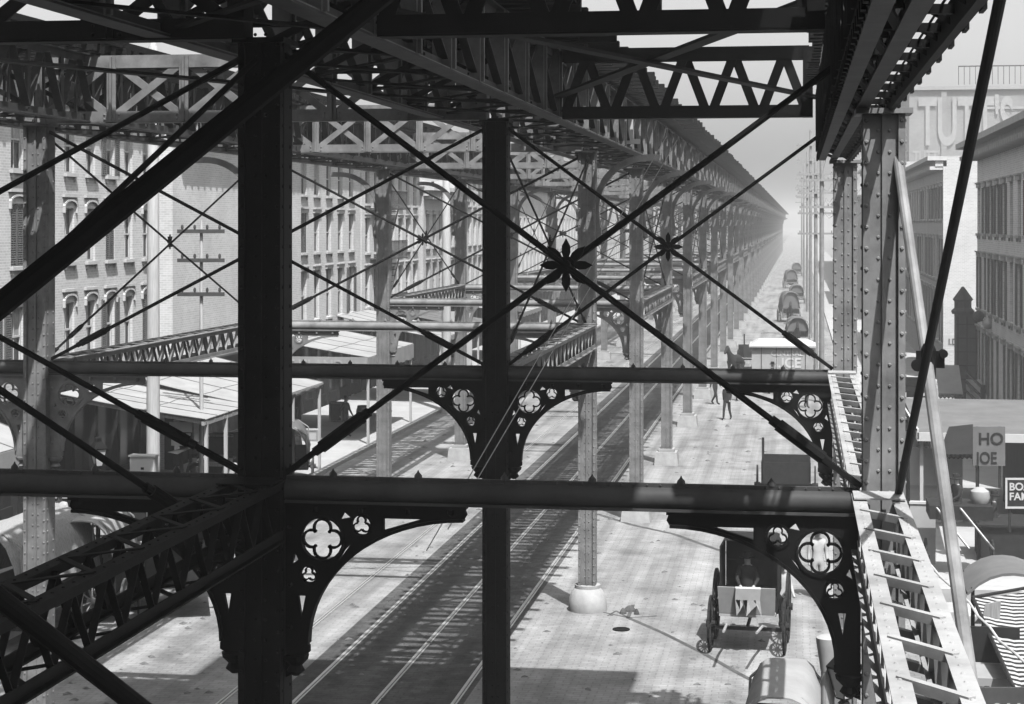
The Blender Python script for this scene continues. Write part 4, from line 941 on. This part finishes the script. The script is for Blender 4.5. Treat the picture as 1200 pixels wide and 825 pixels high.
# street lamp
def street_lamp(x, y, H, label, m='iron'):
    t = thing('street_lamp', (x, y, .0), label, 'street lamp')
    obj('post', MB().lathe([(.16,0),(.16,.4),(.09,.5),(.06,1.4),(.045,H-.65),(.09,H-.62),(.05,H-.58)], n=10).mesh('post', m, True), t)
    b = H-.56; l = obj('lantern', MB().lathe([(.11,b),(.12,b+.02)], n=4).lathe([(.24,b+.42),(.25,b+.45),(.1,b+.62),(.09,b+.70),(.04,b+.74),(.02,b+.8)], n=4).mesh('lantern', m), t)
    obj('glass', MB().lathe([(.10,b+.021),(.21,b+.419)], n=4).mesh('glass','glob'), l)
    fr = MB()
    for i in range(4): a = math.pi/2*i; fr.tube((.115*math.cos(a),.115*math.sin(a),b+.02),(.235*math.cos(a),.235*math.sin(a),b+.43),.012,4)
    obj('frame', fr.mesh('frame', m), l)
d = 45; p = P(115, 560, d); street_lamp(p.x, p.y, CZ-(520-HY)/F*d, 'four-sided gas street lamp standing before the dark shops at left')
p = P(1064, 560, 49); street_lamp(p.x, p.y, CZ-(498-HY)/F*49, 'square gas lantern behind the black stay rod at right')
p = P(989, 800, 25.4); street_lamp(p.x, p.y, CZ-(772-HY)/F*25.4, 'iron gas lamp beside the fluted post at the bottom right')
p = P(970, 800, 25.6); t = thing('fluted_post', (p.x, p.y, 0), 'pale fluted post with flared cap at the bottom right', 'post')
obj('shaft', MB().lathe([(.17,0),(.13,.3),(.1,1.2),(.095,3.0)], n=14).mesh('shaft','stone'), t); obj('cap', MB().lathe([(.1,3.0),(.12,3.15),(.16,3.4),(.165,3.47),(.1,3.5)], n=14).mesh('cap','grey',True), t)
# covered wagons and carts by the left kerb
x, y = gp(352, 577); covered_wagon((x-.6, y, 0), R(14), 'canvas covered wagon standing at the kerb right of the huge column', 2.8, 1.7, 2.3, 'gcanvas')
x, y = gp(30, 770); covered_wagon((x-1.0, y, 0), R(-4), 'dark panelled wagon with a pale roof at the left edge', 3.6, 1.9, 2.7, 'wood')
x, y = gp(112, 735); covered_wagon((x-.3, y, 0), R(10), 'white canvas wagon right of the pale left column', 2.6, 1.5, 2.5, 'canvas')
x, y = gp(145, 740); cart((x+.9, y+1.2, 0), R(20), 'dark loaded cart beyond the lattice strut at lower left')
x, y = gp(285, 640); cart((x-.6, y, 0), R(20), 'wooden cart half hidden behind the huge column')
for k, (px, py, s_, hh, mt, lb) in enumerate(((441,508,.42,.75,'wood','wooden crate standing at the kerb left of the riveted column'),(366,520,.3,.5,'white','small white barrel under the white awning'),(250,588,.6,1.2,'dwood','dark stacked goods box under the broad awning'),(395,497,.3,.9,'dwood','dark goods box in the shade of the shop front'))):
    d = CZ*F/(py-HY); x, y = gp(px, py); t = thing('crate', (x, y, .13), lb, 'crate', 'boxes on the left sidewalk')
    obj('box', MB().box(-s_,s_,-s_*.8,s_*.8,0,hh).mesh('box',mt), t); m = MB()
    for zz in (.0,hh-.08): m.box(-s_-.02,s_+.02,-s_*.8-.02,-s_*.8-.001,zz,zz+.08)
    m.box(-s_-.02,-s_+.06,-s_*.8-.021,-s_*.8-.0005,.081,hh-.081).box(s_-.06,s_+.02,-s_*.8-.021,-s_*.8-.0005,.081,hh-.081); obj('batten', m.mesh('batten','wood'), t)
for px, py, ro, lb, ml_ in ((318,588,0,'shopkeeper in pale apron under the awning edge at left',('shirt','cloth','canvas')),(228,600,20,'man in dark coat before the white shop signs',('cloth','cloth','dcanvas'))):
    person(lb, (*gp(px,py), .13), WALK, ml_, rz=R(ro))
for k, (px, py, s_, hh, mt, lb) in enumerate(((262,560,.5,1.5,'dwood','tall dark crate left of the pale awning posts'),(205,640,.55,.9,'wood','grey crate in front of the white shop signs'),(225,655,.4,.6,'dwood','low dark crate beside the grey crate at left'),
        (135,640,.7,1.3,'dwood','broad dark chest behind the gas lamp at left'),(300,600,.45,1.0,'wood','upright crate at the edge of the huge column'),(150,705,.5,1.1,'wood','crate half hidden by the lattice strut at lower left'),(60,640,.6,1.4,'dwood','dark goods box beside the pale far left column'))):
    x, y = gp(px, py); t = thing('crate', (x, y, .13), lb, 'crate', 'boxes on the left sidewalk', random.uniform(-.4,.4))
    obj('box', MB().box(-s_,s_,-s_*.8,s_*.8,0,hh).mesh('box',mt), t); m = MB()
    for zz in (.0,hh*.46,hh-.08): m.box(-s_-.02,s_+.02,-s_*.8-.02,-s_*.8-.001,zz,zz+.08)
    obj('batten', m.mesh('batten','wood'), t)
x, y = gp(265, 690); covered_wagon((x-.8, y, 0), R(12), 'dark delivery wagon behind the lattice strut left of the huge column', 2.8, 1.7, 2.5, 'dcanvas')
x, y = gp(205, 668); cart((x-.6, y, 0), R(8), 'long dark cart at the left kerb behind the fore lattice strut')
for px, py, ro, lb, ml_ in ((405,515,70,'woman-sized figure in dark clothes before the lettered awning',('cloth','cloth','dcanvas')),(452,488,-60,'small dark figure in the shade of the lettered awning',('cloth','cloth','dcanvas')),(270,600,30,'man in shirt sleeves beside the tall dark crate',('shirt','cloth','dcanvas')),(150,625,120,'porter in dark clothes near the gas lamp at left',('cloth','cloth','dcanvas')),(70,655,10,'pale-shirted man left of the gas lamp, before the shops',('shirt','cloth','canvas'))):
    person(lb, (*gp(px,py), .13), WALK, ml_, rz=R(ro))
def barrel(px, py, lb, m_='wood', z=.13):
    t = thing('barrel', (*gp(px,py), z), lb, 'barrel', 'barrels on the sidewalks')
    obj('staves', MB().lathe([(.24,0),(.30,.22),(.32,.42),(.30,.62),(.24,.84),(.22,.84),(.22,.80)], n=14).mesh('staves', m_, True), t)
    obj('hoops', MB().lathe([(.285,.14),(.295,.19)], n=14).lathe([(.295,.64),(.285,.69)], n=14).mesh('hoops','iron'), t)
for px, py, lb, m_ in ((185,600,'barrel beside the thick pale pole at left','wood'),(290,575,'barrel under the corner of the broad awning','dwood'),(330,545,'barrel under the second white awning','wood'),(345,540,'dark barrel beside the pale one under the second awning','dwood'),(240,640,'barrel next to the grey crate at left','wood'),(425,500,'barrel left of the kerb crate','dwood'),(120,660,'barrel behind the lattice strut at left','wood')): barrel(px, py, lb, m_)
for px, py, ro, lb, ml_ in ((1066,560,200,'man in dark coat standing beside the white board fence',('cloth','cloth','dcanvas')),(1082,585,160,'man in white shirt before the pale wall panels',('shirt','cloth','canvas')),(1165,655,90,'dark figure on the grey steps at right',('cloth','cloth','dcanvas'))):
    person(lb, (*gp(px,py), .13), WALK, ml_, rz=R(ro))
for px, py, ro, lb in ((868,470,150,'dark walker in the roadway left of the lettered van'),(852,492,-20,'dark figure beside the footing of a mid-row column'),(945,478,40,'figure in dark clothes behind the right pierced bracket'),(905,462,80,'small figure before the lettered van')):
    person(lb, (*gp(px,py), 0), WALK, ('cloth','cloth','dcanvas'), rz=R(ro))
# poster panels on the left walk
d = PX(538,-17.9); p = P(537, 420, d); t = thing('poster_board', (p.x, p.y, 0), 'tall white poster board with dark blotches left of the central column', 'poster board')
obj('board', MB().box(-.75,.75,0,.06,1.6,4.6).mesh('board','white'), t); obj('post', MB().box(-.7,-.6,.07,.15,.13,4.6).mesh('post','wood'), t); obj('post', MB().box(.6,.7,.07,.15,.13,4.6).mesh('post','wood'), t)
m = MB()
for k in range(9): xx = random.uniform(-.5,.4); zz = random.uniform(1.9,4.2); m.box(xx,xx+random.uniform(.1,.35),-.006,-.001,zz,zz+random.uniform(.05,.3))
obj('print', m.mesh('print','dtrim'), t)
# ------------------------------------------------------------------ right side shops
def slab(x0, x1, y0, y1, z0, z1): return MB().box(x0, x1, y0, y1, z0, z1)
t = thing('flat_awning', (0,0,0), 'wide grey flat canopy with white front edge over the right-hand shops', 'awning')
obj('canopy', MB().hexa([(3.55,55.2,3.0),(8.3,55.2,3.05),(8.3,63.2,3.3),(3.55,63.2,3.3),(3.55,55.2,3.06),(8.3,55.2,3.11),(8.3,63.2,3.36),(3.55,63.2,3.36)]).mesh('canopy','gcanvas'), t)
obj('fascia', MB().box(3.5,8.3,55.12,55.19,2.85,3.1).box(3.48,3.545,55.12,63.2,2.9,3.2).mesh('fascia','white'), t)
for yv in (55.5,59,62.8): obj('post', MB().box(3.6,3.7,yv,yv+.1,.13,3.0).mesh('post','pwood'), t)
t = thing('shop_block', (0,0,0), 'low dark shop front under the grey canopy at right', 'shop')
obj('wall', MB().box(6.7,11,51.0,61.9,.13,2.99).mesh('wall','dark'), t); obj('counter', MB().box(4.9,6.68,50.6,52.4,.13,1.1).box(4.8,6.69,50.5,52.5,1.101,1.16).mesh('counter','dwood'), t)
obj('window', MB().box(6.64,6.69,53,55,1.0,2.6).mesh('window','pane'), t)
t = thing('hood_awning', (0,0,0), 'black scalloped hood awning below the grey canopy', 'awning')
pA, pB, pC, pD = P(1100,532,50.5), P(1146,532,49.5), P(1138,497,52.5), P(1118,502,52.8)
g = MB(); n = 8
pE, pF = P(1112,500,53.5), P(1140,497,53.5)
grid = [[tuple(pA.lerp(pE, s)) for s in (0,.33,.66,1)]] + [[tuple(pA.lerp(pB,k/n).lerp(pE.lerp(pF,k/n), s)) for s in (0,.33,.66,1)] for k in range(1,n+1)]
g.sheet(grid,.03); obj('hood', g.mesh('hood','dcanvas'), t)
g = MB()
for k in range(9): q = pA.lerp(pB, (k+.5)/9); g.lathe([(.001,-.14),(.09,-.08),(.1,0)], (q.x,q.y,q.z), 7)
obj('scalloped_edge', g.mesh('scallop','dcanvas'), t); obj('post', MB().bar(pB,(pB.x,pB.y,.13),.06,.06).mesh('post','dwood'), t)
def sign(corners_px, d, txts, mb_, ml_, label, border=None, th=.05, size=None):
    (x0,y0),(x1,y1) = corners_px; a = P(x0,y1,d); b = P(x1,y0,d); W = (b.xy-a.xy).length; H = b.z-a.z
    t = thing('shop_sign', a, label, 'sign', 'signs on the right-hand shops', YAW)
    obj('board', MB().box(0,W,0,th,0,H).mesh('board', mb_), t)
    if border:
        e = .05; obj('border', MB().box(0,W,-.012,-.001,0,e).box(0,W,-.012,-.001,H-e,H).box(0,e,-.012,-.001,e,H-e).box(W-e,W,-.012,-.001,e,H-e).mesh('border', border), t)
    for tx_, fx, fz, sz, sx in txts: obj('lettering', text_mesh(tx_, sz*H, ml_, .012, sx=sx), t, (fx*W, -.008, fz*H))
    if border != 'none': obj('hanger', MB().box(.1,.16,th+.001,th+.05,-.6,H).box(W-.16,W-.1,th+.001,th+.05,-.6,H).mesh('hanger','dwood'), t)
    return t
sign(((1140,500),(1178,546)), 49, [('HO',.16,.55,.42,1.0),('JOE',.10,.06,.42,.8)], 'gcanvas', 'dark', 'pale shop signboard with black capitals under the grey canopy')
sign(((1178,560),(1222,596)), 45, [('BOARD',.1,.6,.34,1.0),('FAMILY',.1,.28,.34,1.0),('ROOM',.55,.1,.16,1.0)], 'dark', 'white', 'black signboard with white border and white capitals at right edge', 'white')
# counter goods: a sitting figure, bundle
p = P(1120, 578, 47.5); t = thing('peddlers_cart', (p.x, p.y, 0), 'dark flat pedlar cart with long handles at right', 'cart')
z = CZ-(590-HY)/F*47.5
obj('tray', MB().box(-.7,.9,-.5,.9,z-.35,z).mesh('tray','dwood'), t)
for xx in (-.55,.05): obj('handle', MB().bar((xx,-.45,z-.02),(xx+.75,-1.6,z-.9),.04,.04).mesh('handle','pwood'), t)
for xx in (-.75,.95): wheel_obj(t, xx, .2, .5)
person('seated figure in dark clothes on the pedlar cart at right', (p.x+.05, p.y+.1, z-.45), SIT, ('cloth','cloth','dcanvas'), rz=R(-60), scale=.9)
tag(obj('bundle', MB().lathe([(.2,0),(.27,.15),(.24,.32),(.1,.42)], (p.x+.62,p.y+.1,z+.002), 9).mesh('bundle','canvas',True)), 'white cloth bundle on the pedlar cart', 'bundle')
# low white panels on the sidewalk
t = thing('white_hoarding', (0,0,0), 'low white board fence behind the right-hand stay rods', 'fence')
p1, p2 = P(1058,520,56), P(1104,520,56)
obj('panel', MB().box(p1.x,p2.x+.6,p1.y,p1.y+.08,.13,2.4).mesh('panel','white'), t); obj('rail', MB().box(p1.x,p2.x+.6,p1.y-.05,p1.y-.001,1.2,1.27).mesh('rail','grey'), t)
t = thing('white_hoarding', (0,0,0), 'pale low wall panels in front of the white board fence', 'fence'); p1, p2 = P(1060,600,49), P(1096,600,49)
obj('panel', MB().box(p1.x,p2.x,p1.y,p1.y+.08,.13,1.75).mesh('panel','flag'), t); obj('cap', MB().box(p1.x-.03,p2.x+.03,p1.y-.03,p1.y+.11,1.75,1.82).mesh('cap','white'), t)
# steps behind the pedlar cart
t = thing('stone_steps', (0,0,0), 'grey steps and low platform below the pedlar cart', 'steps')
for k in range(3):
    p = P(1150, 640+k*22, 43-k*1.6); obj('step', MB().box(p.x-1.1+.1*k,p.x+2.4,p.y-.6,p.y+.5,.13,.75-.2*k).mesh('step','kerb'), t)
# corner house details: stoop, gas globes
t = thing('stoop', (0,0,0), 'sloping iron stair railing beside the near right house', 'stairs')
m = MB(); a, b2 = P(1132,436,84), P(1152,455,77)
for off in (0,.35,.7): m.bar((a.x,a.y,a.z-off*1.2),(b2.x,b2.y,b2.z-off*1.2),.08,.1)
m.box(b2.x-.1,b2.x+.1,b2.y-.1,b2.y+.1,.13,b2.z+.15); obj('railing', m.mesh('railing','iron'), t)
obj('steps', MB().hexa([(a.x,a.y,.13),(a.x+1.4,a.y,.13),(b2.x+1.4,b2.y,.13),(b2.x,b2.y,.13),(a.x,a.y,2.1),(a.x+1.4,a.y,2.1),(b2.x+1.4,b2.y,.5),(b2.x,b2.y,.5)]).mesh('steps','stone'), t)
t = thing('newel_tower', (*P(1142,420,86).xy, 0), 'dark porch with pointed cap at the corner of the near right house', 'porch')
obj('body', MB().box(-.85,.95,0,1.0,.13,5.0).mesh('body','dtrim'), t); obj('cap', MB().lathe([(.5,5.0),(.55,5.15),(.4,5.3),(.4,5.6),(.48,5.7),(.05,6.3)], (-.5,.4,0), 8).mesh('cap','dtrim'), t)
m = MB()
for k in range(5): m.box(-.8+k*.42,-.74+k*.42,-.05,-.001,.2,4.9)
for k in range(7): m.box(-.85,.95,-.04,-.0012,.6+k*.65,.66+k*.65)
obj('grille', m.mesh('grille','iron'), t)
pg = P(1150,376,80); gl = thing('globe_lamp', pg, 'pair of round gas globes on a bracket at the near right house', 'lamp')
for k, q in enumerate(((-.12,0,.2),(.28,0,-.12))): obj('globe', MB().lathe([(.02,-.26),(.16,-.2),(.25,-.05),(.25,.07),(.16,.2),(.02,.26)], q, 14).mesh('globe','glob' if k else 'dtrim',True), gl)
obj('bracket', MB().path([(0,0,0),(.6,0,.05),(2.0,0,.05)],.03,6).mesh('bracket','iron'), gl)
# building sign on the side wall in the cross street
t = thing('wall_sign', (*P(1108,410,104).xy, 0), 'faint lettered signboard on the bright side wall', 'sign')
zz = CZ-(407-HY)/F*104
obj('board', MB().box(-.1,2.2,0,.06,zz,zz+.7).box(-.2,2.3,-.05,.07,zz-.3,zz-.15).mesh('board','white'), t); obj('lettering', text_mesh('I.DINNS', .5, 'dtrim', .012, sx=.85), t, (.15,-.01,zz+.15))
# small figures and carts along the right walk
t = thing('scalloped_awning', (0,0,0), 'small white scalloped awning between the right houses', 'awning'); a = P(1100,462,80); b2 = P(1128,462,80)
obj('canopy', MB().hexa([(a.x,a.y,a.z),(b2.x,b2.y-.2,a.z),(b2.x,a.y+2,a.z+1.1),(a.x,a.y+2,a.z+1.1),(a.x,a.y,a.z+.04),(b2.x,b2.y-.2,a.z+.04),(b2.x,a.y+2,a.z+1.14),(a.x,a.y+2,a.z+1.14)]).mesh('canopy','canvas'), t)
g = MB()
for k in range(6): q = a.lerp(b2,(k+.5)/6); g.lathe([(.001,-.2),(.09,-.12),(.1,0)], q, 6)
obj('scalloped_edge', g.mesh('scallop','canvas'), t)
for px, py, lb in ((1052,470,'dark cart standing behind the bright riveted column'),(1066,478,'cart beside the coupling of the stay rods')):
    pp = P(px, py, 68 if px > 1060 else 75); cart((pp.x, pp.y, .13 if pp.x > 2.9 else 0), R(15), lb)
covered_wagon((*P(1070,420,92).xy, 0), R(0), 'white topped wagon in the cross street at right', 2.8, 1.8, 2.6, 'canvas')
# ------------------------------------------------------------------ striped awning, stall, signs at the lower right
t = thing('striped_awning', (0,0,0), 'black and white striped canvas awning at the lower right', 'awning')
a, b2, c2, d2 = P(1140,700,29.5), P(1225,685,30.5), P(1225,800,25), P(1188,806,25)
grid = []
for i in range(9):
    s = i/8; L_, R_ = a.lerp(d2, s), b2.lerp(c2, s); grid.append([tuple(L_.lerp(R_, k/10)+Vector((0,0,-.06*math.sin(math.pi*k/10)-.006*math.sin(k*2.4+i)))) for k in range(11)])
sg = MB().sheet(grid,.02).mesh('canopy', M['stripe'])
obj('canopy', sg, t); obj('frame', MB().tube(a,d2,.03,6).tube(a,b2,.03,6).bar(d2,(d2.x,d2.y,.13),.06,.06).bar(a,(a.x,a.y,.13),.06,.06).mesh('frame','dwood'), t)
p = P(1180, 690, 33); t = thing('round_top_wagon', (p.x-.2, p.y, 0), 'wagon with a rounded pale top behind the striped awning', 'wagon')
z = CZ-(664-HY)/F*33; grid = []
for j in range(4): grid.append([(-.55+1.6*i/8, -.6+j*.6, z-.38*(abs(i-4)/4)**2.2) for i in range(9)])
obj('top', MB().sheet(grid,.05).mesh('top','gcanvas',True), t); obj('body', MB().box(-.55,1.05,-.6,1.25,.6,1.3).mesh('body','dwood'), t)
for xx in (-.45,.95):
    for yv in (-.5,1.1): obj('post', MB().box(xx-.03,xx+.03,yv-.03,yv+.03,1.3,z-.3).mesh('post','dwood'), t)
for xx in (-.65,1.15): wheel_obj(t, xx, -.2, .5); wheel_obj(t, xx, .95, .5)
t = thing('market_stall', (0,0,0), 'dark stall shelves beside the striped awning at lower right', 'stall')
for k, (py, d, mt) in enumerate(((722,30,'pwood'),(748,28.8,'dwood'),(776,27.5,'pwood'),(794,26.4,'canvas'))):
    a = P(1130,py,d); b2 = P(1192,py,d); obj('shelf', MB().box(a.x,b2.x,a.y,a.y+.9,a.z-.12,a.z).mesh('shelf',mt), t)
q = P(1130,800,26.6); obj('back_board', MB().box(q.x,q.x+.9,q.y+.95,q.y+1.0,.13,3.2).mesh('back','dark'), t)
sign(((1147,806),(1222,850)), 24.2, [('211',.22,.2,.55,1.0)], 'dtrim', 'grey', 'dark board with pale numerals at the bottom right corner', None)
m = MB(); a = P(1150,735,28.5); tag(obj('price_card', m.hexa([tuple(a), tuple(a+Vector((.28,0,.1))), tuple(a+Vector((.28,.04,.1))), tuple(a+Vector((0,.04,0))), tuple(a+Vector((.06,0,.36))), tuple(a+Vector((.3,0,.42))), tuple(a+Vector((.3,.04,.42))), tuple(a+Vector((.06,.04,.36)))]).mesh('card','wood')), 'small tilted grey card on the stall beside the striped awning', 'card')
# ------------------------------------------------------------------ haze
hz = bpy.data.materials.new('haze'); hz.use_nodes = True; n_ = hz.node_tree.nodes; l_ = hz.node_tree.links
n_.remove(n_['Principled BSDF']); pv = n_.new('ShaderNodeVolumePrincipled'); pv.inputs['Color'].default_value = (.80,.80,.80,1); pv.inputs['Anisotropy'].default_value = .3; pv.inputs['Density'].default_value = HAZE = .0013
l_.new(pv.outputs[0], n_['Material Output'].inputs['Volume'])
ho = obj('haze', MB().box(-1150, 1150, -190, 2500, -1.5, 24).mesh('haze', hz)); tag(ho, kind='stuff')
